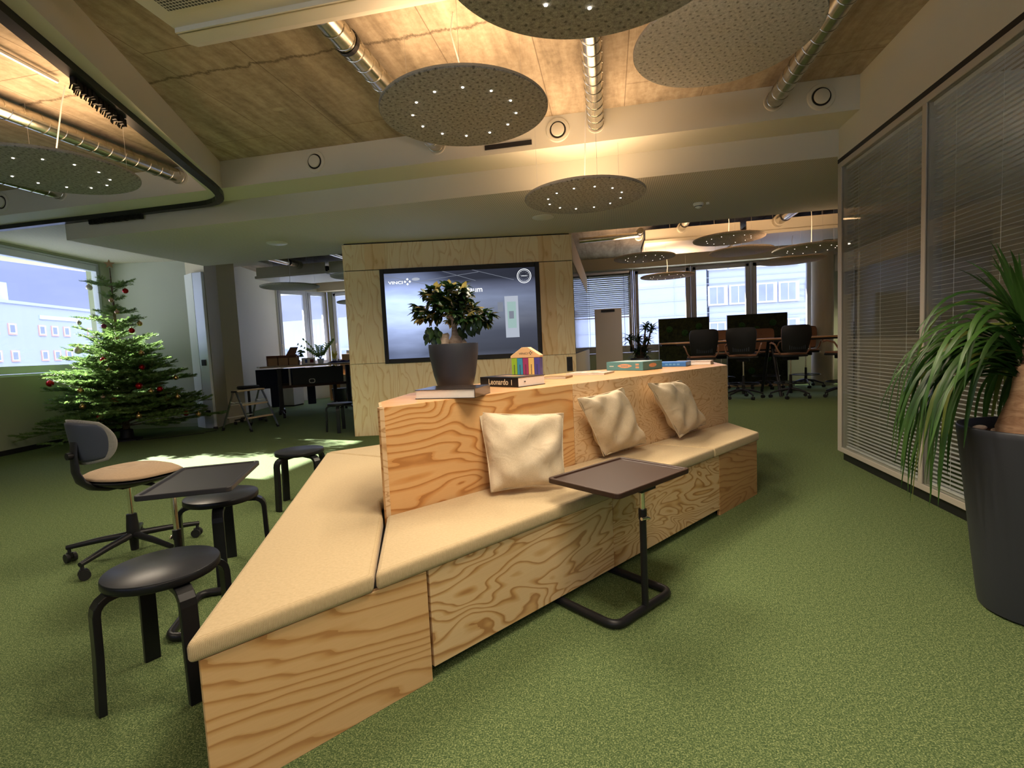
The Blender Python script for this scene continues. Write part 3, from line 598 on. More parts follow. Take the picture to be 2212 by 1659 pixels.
# right hand side: plywood top band, dark screen, lower band (global plane X=-.465)
sdp=thing('tmp','x','x'); bpy.data.objects.remove(sdp)
inv=Matrix.Rotation(-R_(11),4,'Z')@Matrix.Translation((3.545,-6.407,0))
def side(nm,y0,y1,z0,z1,mt,x0=-.478,x1=-.462):
    mb=MB(); mb.M=inv; mb.box(x0,x1,y0,y1,z0,z1); return mb.build(nm,mt,mw)
side('side_top_panel',7.02,11.8,2.29,2.643,M['paint_tan']); side('side_lower_panel',7.02,11.8,0,1.009,M['paint_tan'])
side('side_screen',7.06,11.7,1.03,2.27,M['darkglass'])
# screen on the front
sc_=thing('display_screen','large black framed screen showing a blue grey room picture','screen',(-3.545,6.407,0),R_(11.0))
mb=MB(); x0,x1,z0,z1=.496,2.678,.998,2.284
frame_ring(mb,x0,x1,z0,z1,-.022,.0,.058,.062); mb.build('bezel',M['blackp'],sc_,bevel=.006)
m,n,p=NM('screen_picture'); n.nodes.clear(); o_=n.nodes.new('ShaderNodeOutputMaterial'); em=n.nodes.new('ShaderNodeEmission'); n.links.new(em.outputs[0],o_.inputs[0])
tcx=n.nodes.new('ShaderNodeTexCoord'); s3=node(n,'ShaderNodeSeparateXYZ',{'Vector':tcx.outputs['Object']})
X_=mth(n,'DIVIDE',mth(n,'SUBTRACT',s3.outputs[0],x0),x1-x0); Z_=mth(n,'DIVIDE',mth(n,'SUBTRACT',s3.outputs[2],z0),z1-z0)
cz=ramp(n,Z_,[(0,(.10,.105,.13)),(.10,(.05,.052,.062)),(.30,(.075,.08,.10)),(.42,(.16,.17,.20)),(.66,(.22,.25,.33)),(.78,(.12,.13,.18)),(.86,(.022,.023,.030)),(1,(.02,.02,.028))])
cx_=ramp(n,X_,[(0,(1.5,1.8,2.6)),(.22,(1.7,2.0,2.7)),(.5,(.9,.95,1.05)),(1,(.62,.64,.72))])
c=mixc(n,1.0,cz,cx_,'MULTIPLY')
gl=ramp(n,mth(n,'ADD',mth(n,'POWER',mth(n,'ABSOLUTE',mth(n,'SUBTRACT',X_,.12)),1.5),mth(n,'POWER',mth(n,'ABSOLUTE',mth(n,'SUBTRACT',Z_,.55)),1.6)),[(0,(.45,.55,.85)),(.35,(0,0,0))])
c=mixc(n,.65,c,gl,'ADD'); nn_=noise(n,coords(n,(1.2,1,5)),2.2,3,.5); c=mixc(n,mth(n,'MULTIPLY',nn_,.45),c,(.03,.035,.05))
n.links.new(c,em.inputs['Color']); em.inputs['Strength'].default_value=.9
MB().box(x0+.05,x1-.05,-.012,-.010,z0+.055,z1-.05).build('screen_panel',m,sc_)
wh=emis('screen_white',(.85,.88,.92),.8); gre=emis('screen_pale_green',(.35,.50,.48),.55); gdk=emis('screen_grey',(.20,.22,.27),.6); gmid=emis('screen_light_grey',(.42,.46,.54),.6)
def sx(u): return x0+(x1-x0)*u
def sz(v_): return z0+(z1-z0)*v_
text_mesh('screen_wordmark','VINCI',.054,wh,sc_,(sx(.098),-.0135,sz(.855)),sx=1.45,bold=.0012)
d_=MB()
for a in range(4):
    d_.at((sx(.172)+.033*cos(a*pi/2),-.014,sz(.862)+.033*sin(a*pi/2)),(pi/2,0,0)).lathe([(.018,0),(.018,.0008)],4)
d_.build('screen_emblem',wh,sc_)
d_=MB().at((sx(.905),-.014,sz(.865)),(pi/2,0,0))
for ro,ri in ((.098,.090),(.078,.074)):
    for k in range(48):
        a,b=2*pi*k/48,2*pi*(k+1)/48; d_.add([(ri*cos(a),ri*sin(a),0),(ro*cos(a),ro*sin(a),0),(ro*cos(b),ro*sin(b),0),(ri*cos(b),ri*sin(b),0)],[(0,1,2,3)])
for k in range(12): a=2*pi*k/12; d_.tube([(.050*cos(a),.050*sin(a),0),(.058*cos(a),.058*sin(a),0)],.0012,4)
d_.build('screen_emblem',wh,sc_); text_mesh('screen_wordmark','VINCI',.024,wh,sc_,(sx(.905),-.0145,sz(.865)),sx=1.4)
text_mesh('screen_title','Kreativraum',.105,wh,sc_,(sx(.52),-.0145,sz(.745)),sx=1.0,bold=.0012)
d_=MB(); d_.at((sx(.225),-.0132,sz(.885)),(pi/2,0,0)).add([(.055*cos(2*pi*k/24),.020*sin(2*pi*k/24),0) for k in range(24)],[tuple(range(24))]); d_.build('screen_lamp_image',gmid,sc_)
d_=MB().box(sx(.775),sx(.86),-.0132,-.0130,sz(.22),sz(.66)); d_.build('screen_fridge_image',gmid,sc_)
MB().box(sx(.79),sx(.845),-.0140,-.0138,sz(.32),sz(.60)).build('screen_fridge_image',gre,sc_)
MB().box(sx(.73),sx(.765),-.0132,-.0130,sz(.50),sz(.60)).build('screen_fridge_image',gdk,sc_)
MB().box(sx(.80),sx(.83),-.0148,-.0146,sz(.42),sz(.50)).build('screen_fridge_image',gdk,sc_)
for (a0,b0,a1,b1) in ((.02,.94,.30,.82),(.25,.86,.62,.93),(.55,.97,.84,.83),(.35,.98,.60,.84)):
    MB().tube([(sx(a0),-.0131,sz(b0)),(sx(a1),-.0131,sz(b1))],(.004,.0004),4).build('screen_duct_image',gdk,sc_)
MB().box(x0+.012,x0+.032,-.034,-.022,z0+.10,z0+.32).build('pen_tray',M['black'],sc_,bevel=.003); MB().box(x1-.032,x1-.012,-.034,-.022,z0+.12,z0+.40).build('pen_tray',M['black'],sc_,bevel=.003)

# ================================================================== seating island
isl=thing('seating_island','plywood bench island with a high wooden backrest','bench',(0,0,0))
E_=(-1.044,1.035); D_=(1.017,3.835); fa=atan2(D_[1]-E_[1],D_[0]-E_[0]); ux,uy=cos(fa),sin(fa)
def pan(nm,P,a,s0,s1,z0,z1,mt,th=.02,inset=0,par=None):
    """panel whose outer face lies on the line P,a (outside to the right of the direction)"""
    c=(P[0]+cos(a)*(s0+s1)/2-sin(a)*(th/2+inset),P[1]+sin(a)*(s0+s1)/2+cos(a)*(th/2+inset),(z0+z1)/2)
    return MB().mat(0).box(-(s1-s0)/2,(s1-s0)/2,-th/2,th/2,-(z1-z0)/2,(z1-z0)/2).build(nm,[mt,M['ply_edge']],par or isl,loc=c,rz=a,bevel=.0012,seg=1)
base=[E_,D_,(.915,4.27),(.55,4.50),(-1.2,3.70),(-1.70,3.52),(-1.985,3.22)]
cxm=sum(q[0] for q in base)/7; cym=sum(q[1] for q in base)/7
shr=lambda pl,k:[(x+(cxm-x)*k,y+(cym-y)*k) for x,y in pl]
MB().prism([(E_[0]+.09,E_[1]+.17),(D_[0]-.06,D_[1]+.0),(.86,4.22),(.50,4.42),(-1.15,3.60),(-1.62,3.42),(-1.90,3.12)],.06,.385).build('inner_box',M['blackp'],isl)
MB().prism(shr(base,.32),0,.06).build('plinth',M['blackp'],isl)
pan('front_panel',E_,fa,0,.676,0,.395,M['ply_front1']); pan('front_panel',E_,fa,.686,1.742,.045,.395,M['ply_front2'])
pan('front_panel',E_,fa,1.746,2.880,.045,.395,M['ply_front3']); pan('front_panel',E_,fa,2.884,3.477,0,.395,M['ply_front4'])
def edge(nm,P,Q,z0,z1,mt,**k): a=atan2(Q[1]-P[1],Q[0]-P[0]); return pan(nm,P,a,0,hypot(Q[0]-P[0],Q[1]-P[1]),z0,z1,mt,**k)
edge('end_panel',D_,(.915,4.27),0,.395,M['ply_front4'])
edge('side_panel',(-1.985,3.22),(E_[0]-.941*.045/2.38*1.0-.0,E_[1]+.092),0,.395,M['ply_front1'])
edge('rear_panel',(-1.70,3.52),(-1.985,3.22),0,.395,M['ply_front1']); edge('rear_panel',(-1.2,3.70),(-1.70,3.52),0,.395,M['ply_front1']); edge('rear_panel',(.55,4.50),(-1.2,3.70),0,.395,M['ply_front2'])
# backrest block
F1=(-.962,1.955); F2=(.935,4.335); bka=atan2(F2[1]-F1[1],F2[0]-F1[0]); bkl=hypot(F2[0]-F1[0],F2[1]-F1[1])
zt=.92
back=[F1,F2,(.95,5.02),(-.2,4.25),(-.62,3.68),(-1.10,2.62),(-1.07,2.17)]
MB().prism([(F1[0]+.02,F1[1]+.06),(F2[0]-.02,F2[1]+.04),(.92,4.95),(-.19,4.2),(-.59,3.62),(-1.07,2.62),(-1.04,2.2)],.385,zt-.02).build('backrest_core',M['ply_edge'],isl)
pan('backrest_panel',F1,bka,0,1.195,.40,zt-.0005,M['ply_back1']); pan('backrest_panel',F1,bka,1.199,bkl,.40,zt-.0005,M['ply_back2'])
for P_,Q_ in ((F2,(.95,5.02)),((-.2,4.25),(-.62,3.68)),((-.62,3.68),(-1.10,2.62)),((-1.10,2.62),(-1.07,2.17)),((-1.07,2.17),F1),((.95,5.02),(-.2,4.25))):
    edge('backrest_panel',P_,Q_,.40,zt-.0005,M['ply_back2'])
MB().prism(shr(back,.012),zt-.018,zt).build('backrest_top',M['ply_top'],isl)
# seat pads
def pad(poly,label,z0=.396,z1=.456):
    o=one(MB().prism(poly,z0,z1),'seat_pad',M['seatcloth'],label,'seat pad',group='beige seat pads on the plywood bench',smooth=True,bevel=.016,seg=4,autos=False)
    return o
def fp(s,off=0): return (E_[0]+ux*s+uy*off,E_[1]+uy*s-ux*off)
J=fp(.478,.012); c2=fp(2.80,.012)
bk=lambda s,off: (F1[0]+cos(bka)*s+sin(bka)*off,F1[1]+sin(bka)*s-cos(bka)*off)
pad([fp(-.03,.010),fp(.474,.012),(-.972,1.94),(-1.085,2.15),(-1.12,2.62),(-1.13,2.96),(-1.53,3.09),(-2.03,3.25)],'long wedge shaped beige seat pad beside the black stools')
pad([fp(.482,.012),c2,bk(1.93,.004),bk(0,.006)],'long beige seat pad under the front cushions')
pad([fp(2.806,.012),fp(3.49,.012),(.93,4.29),bk(bkl-.05,.004),bk(1.936,.004)],'short beige seat pad at the far right end of the bench')
pad([(-2.03,3.26),(-1.53,3.10),(-1.13,2.97),(-.67,3.75),(-1.2,3.72),(-1.72,3.55)],'small beige seat pad wedge behind the backrest corner')
# ------------------------------------------------------------------ pillows
def pillow(c4, thick, label, seed, nrm):
    r=random.Random(seed); TL,TR,BR,BL=[Vector(q) for q in c4]; N=26; vs=[];fs=[]; nr=Vector(nrm).normalized()
    ph=[(r.uniform(2,5),r.uniform(2,5),r.uniform(0,6),r.uniform(.3,1)) for _ in range(7)]
    for sgn in (1,-1):
        for i in range(N+1):
            for j in range(N+1):
                u,v=i/N,j/N; uu,vv=2*u-1,2*v-1
                pin=.055*(1-abs(uu)**2.2*abs(vv)**0)*0
                # sides drawn in between the corners
                u2=.5+uu*.5*(1-.045*(1-vv*vv)); v2=.5+vv*.5*(1-.05*(1-uu*uu))
                p=(TL*(1-u2)+TR*u2)*(1-v2)+(BL*(1-u2)+BR*u2)*v2
                e=max(0,(1-uu**4)*(1-vv**4)); h=thick*.5*e**.55*(1-.25*(uu*uu+vv*vv)*.5)
                wv=sum(a3*sin(a0*uu*1.7+a1*vv*1.7+a2) for a0,a1,a2,a3 in ph)*.0062*e**.3
                crease=(.012*(cos((uu-vv*.6)*9+seed)))*max(0,(abs(uu)*abs(vv)))**.7
                bl=.10*(1+vv)*.5
                p=p+nr*(sgn*(h*(1+bl)+wv+crease)); vs.append(tuple(p))
    K=(N+1)**2
    for i in range(N):
        for j in range(N):
            a=i*(N+1)+j; fs.append((a,a+1,a+N+2,a+N+1)); b=K+a; fs.append((b,b+N+1,b+N+2,b+1))
    mb=MB(); mb.add(vs,fs); me=mb
    o=mb.build('cushion',M['linen'],smooth=True,autos=False)
    bm=bmesh.new(); bm.from_mesh(o.data); bmesh.ops.remove_doubles(bm,verts=bm.verts,dist=.0006); bm.to_mesh(o.data); bm.free()
    sub=o.modifiers.new('sub','SUBSURF'); sub.levels=1; sub.render_levels=1
    # stitched seam round the edge
    ring=[]; 
    for k in range(4*N):
        s_=k//N; q=(k%N)/N
        u,v=[(q,0),(1,q),(1-q,1),(0,1-q)][s_]; uu,vv=2*u-1,2*v-1
        u2=.5+uu*.5*(1-.045*(1-vv*vv)); v2=.5+vv*.5*(1-.05*(1-uu*uu)); ring.append(tuple((TL*(1-u2)+TR*u2)*(1-v2)+(BL*(1-u2)+BR*u2)*v2))
    MB().tube(ring,.0035,6,closed=True).build('piping',M['linen'],o,smooth=True)
    return tag(o,label,'cushion','cream cushions on the plywood bench')
nb=Vector((sin(bka),-cos(bka),0))
pillow([(-.645,2.38,.835),(-.232,2.43,.815),(-.232,2.375,.478),(-.565,2.235,.478)],.135,'cream cushion leaning frontally, leftmost on the bench',1,(.22,-1,.22))
pillow([(-.185,2.80,.845),(.065,3.075,.872),(.205,3.235,.50),(-.055,2.985,.478)],.12,'cream cushion tilted to the right in the middle of the bench',2,(.72,-.62,.45))
pillow([(.232,3.29,.878),(.468,3.56,.868),(.672,3.84,.52),(.447,3.52,.482)],.12,'cream cushion tilted to the right, farthest along the bench',3,(.74,-.62,.45))

# ================================================================== black round stools
def make_stool():
    t=thing('round_stool','x','stool')
    MB().lathe([(.165,.398),(.176,.400),(.180,.405),(.180,.424),(.178,.4275)],64,True,True).build('seat_disc',M['blackwood'],t,smooth=True)
    MB().lathe([(.1775,.4270),(.1775,.4292),(.1765,.430)],64).build('seat_lining',M['stooltop'],t,smooth=True)
    for k in range(4):
        a=pi/4+k*pi/2; prof=[(.06,.386),(.150,.386)]+[(.150+.052*sin(b),.334+.052*cos(b)) for b in (pi/8,pi/4,3*pi/8,pi/2)]+[(.204,.20),(.212,.0)]
        mb=MB(); mb.at((0,0,0),(0,0,a)); w_=.026; n=len(prof); vs=[];fs=[]
        for i,(x,z) in enumerate(prof):
            d=Vector((prof[min(i+1,n-1)][0]-prof[max(i-1,0)][0],prof[min(i+1,n-1)][1]-prof[max(i-1,0)][1])).normalized(); nx,nz=d.y,-d.x; h=.0115 if i else .006
            # outward normal is (−nz.. ) keep legs inside the top height
            for yy in (-w_,w_): vs += [(x+nx*h*-1,yy,z+nz*h*-1),(x+nx*h,yy,z+nz*h)]
        for i in range(n-1):
            a0=i*4; b0=a0+4; fs += [(a0,a0+1,b0+1,b0),(a0+3,a0+2,b0+2,b0+3),(a0+1,a0+3,b0+3,b0+1),(a0+2,a0,b0,b0+2)]
        fs += [(0,2,3,1),(n*4-4,n*4-3,n*4-1,n*4-2)]
        mb.add(vs,fs); mb.build('leg',M['blackwood'],t,bevel=.0025)
    return t
st=make_stool(); st.location=(-1.60,1.47,0); st.rotation_euler=(0,0,R_(19)); st['label']='black round stool nearest the camera beside the bench tip'; st['group']='black round stools'
for x_,y_,a_,lb in ((-2.09,2.31,-10,'black round stool in the middle under the left tray table'),(-2.40,3.47,25,'black round stool at the far bench corner near the sun patch'),(-4.03,6.90,-25,'black round stool standing beside the wooden media wall')):
    c_=copy_tree(st); c_.location=(x_,y_,0); c_.rotation_euler=(0,0,R_(a_)); c_['label']=lb

# ================================================================== tray side tables
def side_table(label,loc_,a,L,D,zt,tray,lever,px=0.0,py=-.14,off=(0,0)):
    t=thing('tray_table',label,'side table',loc_,a,'height adjustable tray tables')
    # tray (rounded rectangle with a raised rim), origin at the post foot
    cx_,cy_=-px,-py
    r=.018; o_=rrect(cx_-L/2,cx_+L/2,cy_-D/2,cy_+D/2,.022); i_=rrect(cx_-L/2+.017,cx_+L/2-.017,cy_-D/2+.017,cy_+D/2-.017,.012)
    n=len(o_); vs=[(x,y,zt-.022) for x,y in o_]+[(x,y,zt) for x,y in o_]+[(x,y,zt) for x,y in i_]+[(cx_+(x-cx_)*.985,cy_+(y-cy_)*.985,zt-.008) for x,y in i_]
    fs=[tuple(range(n-1,-1,-1)),tuple(3*n+k for k in range(n))]
    for q in range(3):
        for k in range(n): fs.append((q*n+k,q*n+(k+1)%n,(q+1)*n+(k+1)%n,(q+1)*n+k))
    MB().add(vs,fs).build('tray_top',M[tray],t,bevel=.003,smooth=True)
    MB().box(-.05,.05,-.035,.035,zt-.04,zt-.022).build('mount_plate',M['black'],t,bevel=.003)
    MB().tube([(0,0,lever-.02),(0,0,zt-.03)],.0105,16).build('inner_post',M['chrome'],t,smooth=True)
    MB().tube([(0,0,.015),(0,0,lever)],.0145,16).build('outer_post',M['black'],t,smooth=True)
    MB().tube([(0,0,lever-.03),(0,0,lever+.012)],.0175,16).build('clamp_collar',M['black'],t,smooth=True)
    MB().tube([(-.035,-.018,lever-.018),(0,-.022,lever-.02),(.012,-.024,lever-.026)],[.007,.0065,.006],10).build('clamp_lever',M['chrome'],t,smooth=True)
    W=.40; dd=.46; pts=[(W/2,dd,.019)]+[(W/2-.045+x,.045-0+y-0,.019) for x,y in [(.045*cos(-b),.045*sin(-b)) for b in (0,pi/6,pi/3,pi/2)]]
    pts+= [(-W/2+.045+.045*cos(b),.045+.045*sin(b),.019) for b in (-pi/2,-2*pi/3,-5*pi/6,-pi)]+[(-W/2,dd,.019)]
    MB().tube([(x,y-.0,z) for x,y,z in pts],(.0185,.0175),12,up=(0,0,1)).build('floor_frame',M['black'],t,smooth=True)
    return t
side_table('dark brown tray table in front of the bench',(.113,2.112,0),R_(52),.525,.385,.572,'brown_tray','x' and .437,px=-.039,py=-.143)
side_table('black tray table between the stools on the left',(-1.915,1.845,0),R_(-64),.545,.36,.62,'black_tray',.40,px=.09,py=-.10)

# ================================================================== task chair
tcz=thing('task_chair','small swivel chair with taupe seat and dark blue grey back shell','office chair',(-2.875,2.47,0),0)
FA=R_(78)
for k in range(5):
    a=R_(-84)+k*2*pi/5; c,s_=cos(a),sin(a)
    lg=MB().tube([(.03*c,.03*s_,.125),(.18*c,.18*s_,.112),(.35*c,.35*s_,.088)],[.020,.018,.0135],12).build('base_arm',M['black'],tcz,smooth=True)
    mb=MB(); x_,y_=.34*c,.34*s_; mb.tube([(x_,y_,.088),(x_,y_,.05)],.009,8)
    mb.at((x_,y_,.029),(0,0,a+.9)); 
    for q in (-.017,.017): mb.tube([(q-.009,.006,0),(q+.009,.006,0)],.027,18)
    mb.tube([(-.02,.006,.0),(.02,.006,.0)],.008,8); mb.box(-.010,.010,-.014,.02,.0,.03)
    mb.build('caster',M['blackp'],lg,smooth=True)
MB().lathe([(.021,.03),(.024,.10),(.034,.115),(.033,.17),(.027,.25),(.024,.252)],24).build('base_column',M['black'],tcz,smooth=True)
MB().tube([(0,0,.25),(0,0,.43)],.0125,16).build('gas_spring',M['chrome'],tcz,smooth=True)
seatE=bpy.data.objects.new('seat_unit',None); bpy.data.objects.remove(seatE)
def chair_local(mb): mb.M=Matrix.Rotation(FA,4,'Z'); return mb
mb=chair_local(MB()); mb.box(-.06,.08,-.05,.05,.42,.445); mb.tube([(.03,-.05,.435),(.05,-.16,.43)],[.008,.012],8); mb.build('seat_mechanism',M['blackp'],tcz,bevel=.004)
# seat shell and pad: superellipse plan, dished
def dish(zc,rx,ry,th,edge,nm,mt,dropb=.0,cx0=.03,up=.0):
    N=40; rings=[0,.35,.6,.8,.92,1.0]; vs=[];fs=[]
    for side in (1,-1):
        for r_ in rings:
            for k in range(N):
                a=2*pi*k/N; ca_,sa_=cos(a),sin(a); e=2/2.6; x=(abs(ca_)**e)*(1 if ca_>=0 else -1)*rx*r_; y=(abs(sa_)**e)*(1 if sa_>=0 else -1)*ry*r_
                z=zc+ (th*(1-r_**4) if side>0 else -edge*(1-r_**4)) + up*(x/rx)**2*(1 if x<0 else -.7) ; vs.append((x+cx0,y,z))
    m_=len(rings)
    for sd in range(2):
        o0=sd*m_*N
        for i in range(m_-1):
            for k in range(N):
                q=(o0+i*N+k,o0+i*N+(k+1)%N,o0+(i+1)*N+(k+1)%N,o0+(i+1)*N+k); fs.append(q[::-1] if sd==0 else q)
    mb=chair_local(MB()); mb.add(vs,fs); ob=mb.build(nm,mt,tcz,smooth=True,autos=False)
    bm=bmesh.new(); bm.from_mesh(ob.data); bmesh.ops.remove_doubles(bm,verts=bm.verts,dist=.0004); bmesh.ops.recalc_face_normals(bm,faces=bm.faces); bm.to_mesh(ob.data); bm.free(); return ob
dish(.494,.240,.240,.055,.018,'seat_pad',M['taupe'],up=.015)
dish(.478,.240,.228,.004,.045,'seat_shell',M['blackp'],up=.018)
# back support: flat curved bar from under the seat up to the back
bar=[(-.02,.440),(-.12,.445),(-.19,.468),(-.235,.51),(-.255,.57),(-.255,.66),(-.248,.74)]
mb=chair_local(MB()); mb.tube([(x,0,z) for x,z in bar],[(.017,.05),(.018,.062),(.018,.062),(.016,.05),(.012,.04),(.010,.036),(.008,.034)],12,up=(0,0,1)); mb.build('back_bracket',M['blackp'],tcz,smooth=True)
mb=chair_local(MB()); mb.tube([(-.258,-.0,.665),(-.288,-.0,.665)],.020,14); mb.build('adjust_knob',M['black'],tcz,smooth=True)
# curved back rest, padded rim and shell
def backshell(nm,mt,hw,z0,z1,x0,th,curve=.10,r_=.075,lean=.04):
    N=28; K=14; vs=[];fs=[]
    zc=(z0+z1)/2; hh=(z1-z0)/2
    for sd in (0,1):
        for i in range(K+1):
            for j in range(N+1):
                u=-1+2*j/N; v=-1+2*i/K; e=2/4.5
                # squircle mapping
                ux_=u*sqrt(max(0,1-.42*v*v)); vz=v*sqrt(max(0,1-.30*u*u))
                y=hw*ux_; z=zc+hh*vz*(1+.06*u*0); x=x0+curve*(y/hw)**2 - lean*(z-zc)/hh*.4 + (th if sd else 0)*max(.15,(1-max(abs(u),abs(v))**8))
                vs.append((x,y,z))
    P=(K+1)*(N+1)
    for sd in (0,1):
        for i in range(K):
            for j in range(N):
                a=sd*P+i*(N+1)+j; q=(a,a+1,a+N+2,a+N+1); fs.append(q if sd else q[::-1])
    bd=[(0,j) for j in range(N)]+[(i,N) for i in range(K)]+[(K,j) for j in range(N,0,-1)]+[(i,0) for i in range(K,0,-1)]
    for q in range(len(bd)):
        a=bd[q][0]*(N+1)+bd[q][1]; b=bd[(q+1)%len(bd)][0]*(N+1)+bd[(q+1)%len(bd)][1]; fs.append((a,b,b+P,a+P))
    mb=chair_local(MB()); mb.add(vs,fs); return mb.build(nm,mt,tcz,smooth=True,autos=False)
backshell('backrest_shell',M['chairblue'],.182,.622,.850,-.247,-.006)
backshell('backrest_pad',M['greycloth'],.194,.606,.866,-.240,.018)

# ================================================================== step ladder
ld=thing('step_ladder','aluminium double sided folding stepladder with tan treads','stepladder',(-5.89,7.27,0),R_(-13))
Hh=.635; hs=.33; tw=.24
for yy,nm in ((-tw,'a'),(tw,'b')):
    for sx_ in (-1,1):
        mb=MB(); mb.tube([(sx_*hs,yy*1.06,.03),(sx_*.035,yy,Hh)],(.019,.011),4,up=(0,1,0)); l_=mb.build('leg',M['alu'],ld)
        MB().tube([(sx_*(hs+.008),yy*1.065,0),(sx_*(hs-.018),yy*1.05,.05)],(.026,.017),4,up=(0,1,0)).build('rubber_foot',M['blackp'],l_)
    MB().box(-.06,.06,yy-.02,yy+.02,Hh-.01,Hh+.02).build('hinge',M['blackp'],ld,bevel=.004)
    MB().tube([(-.14,yy,.47),(-.02,yy*.98,.455),(.02,yy,.47),(.14,yy,.465)],.006,6).build('spreader',M['white'],ld)
for z_,sx_ in ((.21,1),(.42,1),(.21,-1),(.42,-1)):
    x_=(.035+(hs-.035)*(1-(z_-.03)/(Hh-.03)))*sx_
    if sx_>0: MB().box(x_-.065,x_+.025,-tw+.005,tw-.005,z_-.012,z_+.008).build('tread',[M['ply_edge']],ld,bevel=.003)
    else: MB().box(x_-.012,x_+.03,-tw+.005,tw-.005,z_-.006,z_+.006).build('rung',M['offwhite'],ld)
MB().box(-.03,.10,-tw-.005,tw+.005,Hh+.0,Hh+.022).build('top_tread',M['ply_edge'],ld,bevel=.004)

# ================================================================== standing desks at the left back
def desk(label, loc_, a, s0, s1, z, depth=.72, panel=None, tilt=False, white=True):
    t=thing('standing_desk',label,'desk',loc_,a,'flip top desks in the far left room')
    for x_ in (s0,s1):
        MB().box(x_-.035,x_+.035,-.045,.045,.07,z-.03).build('leg_column',M['blackp'],t,bevel=.006)
        f=MB().tube([(x_,-.36,.075),(x_,-.05,.115),(x_,.05,.115),(x_,.36,.075)],(.018,.024),8,up=(0,0,1)).build('foot',M['black'],t,smooth=True)
        for y_ in (-.35,.35):
            MB().tube([(x_-.022,y_,.034),(x_+.022,y_,.034)],.034,18).build('caster',M['blackp'],f,smooth=True)
    MB().box(s0,s1,-.02,.02,.55,.60).build('cross_bar',M['brown_tray'],t,bevel=.004)
    MB().box(s0-.34,s1+.34,-.12,depth-.12,z-.006,z+.022).build('desk_top',M['desk_top'],t,bevel=.002)
    MB().box(s0-.34,s1+.34,-.1235,-.12,z-.006,z+.022).build('front_edge',M['desk_edge'],t)
    if panel: 
        q=MB().box(panel[0],panel[1],.03,.05,panel[2],panel[3]).build('modesty_panel',M[panel[4]],t,bevel=.003)
        if panel[4]=='darkpanel': 
            e=MB().at((panel[0]+.36,.028,.66),(pi/2,0,0)); pp=rrect(-.06,.06,-.045,.045,.035); pi_=rrect(-.045,.045,-.032,.032,.028); n=len(pp)
            e.add([(x,y,0) for x,y in pp]+[(x,y,0) for x,y in pi_],[(k,(k+1)%n,n+(k+1)%n,n+k) for k in range(n)]); e.build('cable_port',M['offwhite'],q)
            MB().tube([(panel[0]-.05,.02,panel[2]),(panel[0]-.05,.02,panel[3])],.018,10).build('lift_tube',M['gold' if 0 else 'part_frame'],q,smooth=True)
    return t
dA=desk('white topped standing desk with dark panel carrying the cardboard boxes',(-6.34,8.72,0),R_(42),0,1.30,.972,panel=(.24,1.22,.585,.93,'darkpanel'))
dB=desk('second standing desk with navy panel behind the stepladder',(-6.93,9.38,0),R_(42),.10,1.2,.955,panel=(-.35,.62,.52,.92,'navy'))
MB().box(.62,.78,-.06,.02,.12,.55).build('leg_cover',M['navy'],dB,bevel=.01)
MB().box(-.10,.10,-.06,.02,.12,.55).build('leg_cover',M['navy'],dB,bevel=.01)
def on_desk(s,y): a=R_(42); return (-6.34+cos(a)*s-sin(a)*y,8.72+sin(a)*s+cos(a)*y)
# cardboard organiser with three bays and an open flap
x_,y_=on_desk(.10,.16)
cb=thing('cardboard_box','brown cardboard box with three bays and an open lid flap','box',(x_,y_,.995),R_(42))
MB().box(-.28,.28,.10,.12,0,.20).build('back_wall',M['cardboard2'],cb)
for k in range(3):
    MB().box(-.275+k*.19,-.275+k*.19+.17,-.09,-.075,0,.15).build('front_wall',M['cardboard'],cb)
    MB().box(-.28+k*.19,-.27+k*.19,-.09,.10,0,.19).build('divider',M['cardboard2'],cb)
MB().box(.285,.295,-.09,.12,0,.19).build('divider',M['cardboard2'],cb); MB().box(-.28,.29,-.09,.12,-.0,.008).build('box_floor',M['cardboard2'],cb)
mb=MB(); mb.at((.20,.11,.20),(R_(-20),0,0)); mb.add([(-.12,0,0),(.05,0,0),(.13,0,.17),(-.02,0,.17),(-.12,.008,0),(.05,.008,0),(.13,.008,.17),(-.02,.008,.17)],[(0,1,2,3),(7,6,5,4),(0,4,5,1),(1,5,6,2),(2,6,7,3),(3,7,4,0)]); mb.build('lid_flap',M['cardboard2'],cb)
x_,y_=on_desk(.58,.16); pb=thing('white_carton','small white carton with a blue and a maroon mark','box',(x_,y_,.995),R_(42))
MB().box(-.12,.12,-.06,.06,0,.13).build('carton',M['paper'],pb); MB().box(-.075,-.03,-.0615,-.06,.03,.10).build('blue_mark',plain('blue_print',(.03,.06,.25),.6),pb); MB().box(.02,.09,-.0615,-.06,.03,.10).build('maroon_mark',plain('maroon_print',(.14,.02,.03),.6),pb)
mb=MB(); r_=random.Random(3)
N=14; vs=[(on_desk(1.0+.75*i/N,.12+.30*j/8)[0],on_desk(1.0+.75*i/N,.12+.30*j/8)[1],1.002+.03*r_.random()*(1 if 0<i<N and 0<j<8 else .1)+.018*sin(i*.9)**2*(0<j<8)) for j in range(9) for i in range(N+1)]
mb.add(vs,[(j*(N+1)+i,j*(N+1)+i+1,(j+1)*(N+1)+i+1,(j+1)*(N+1)+i) for j in range(8) for i in range(N)])
o=one(mb,'folded_cloth',M['navycloth'],'crumpled navy cloth lying on the white standing desk','cloth',smooth=True); s_=o.modifiers.new('s','SOLIDIFY'); s_.thickness=.006
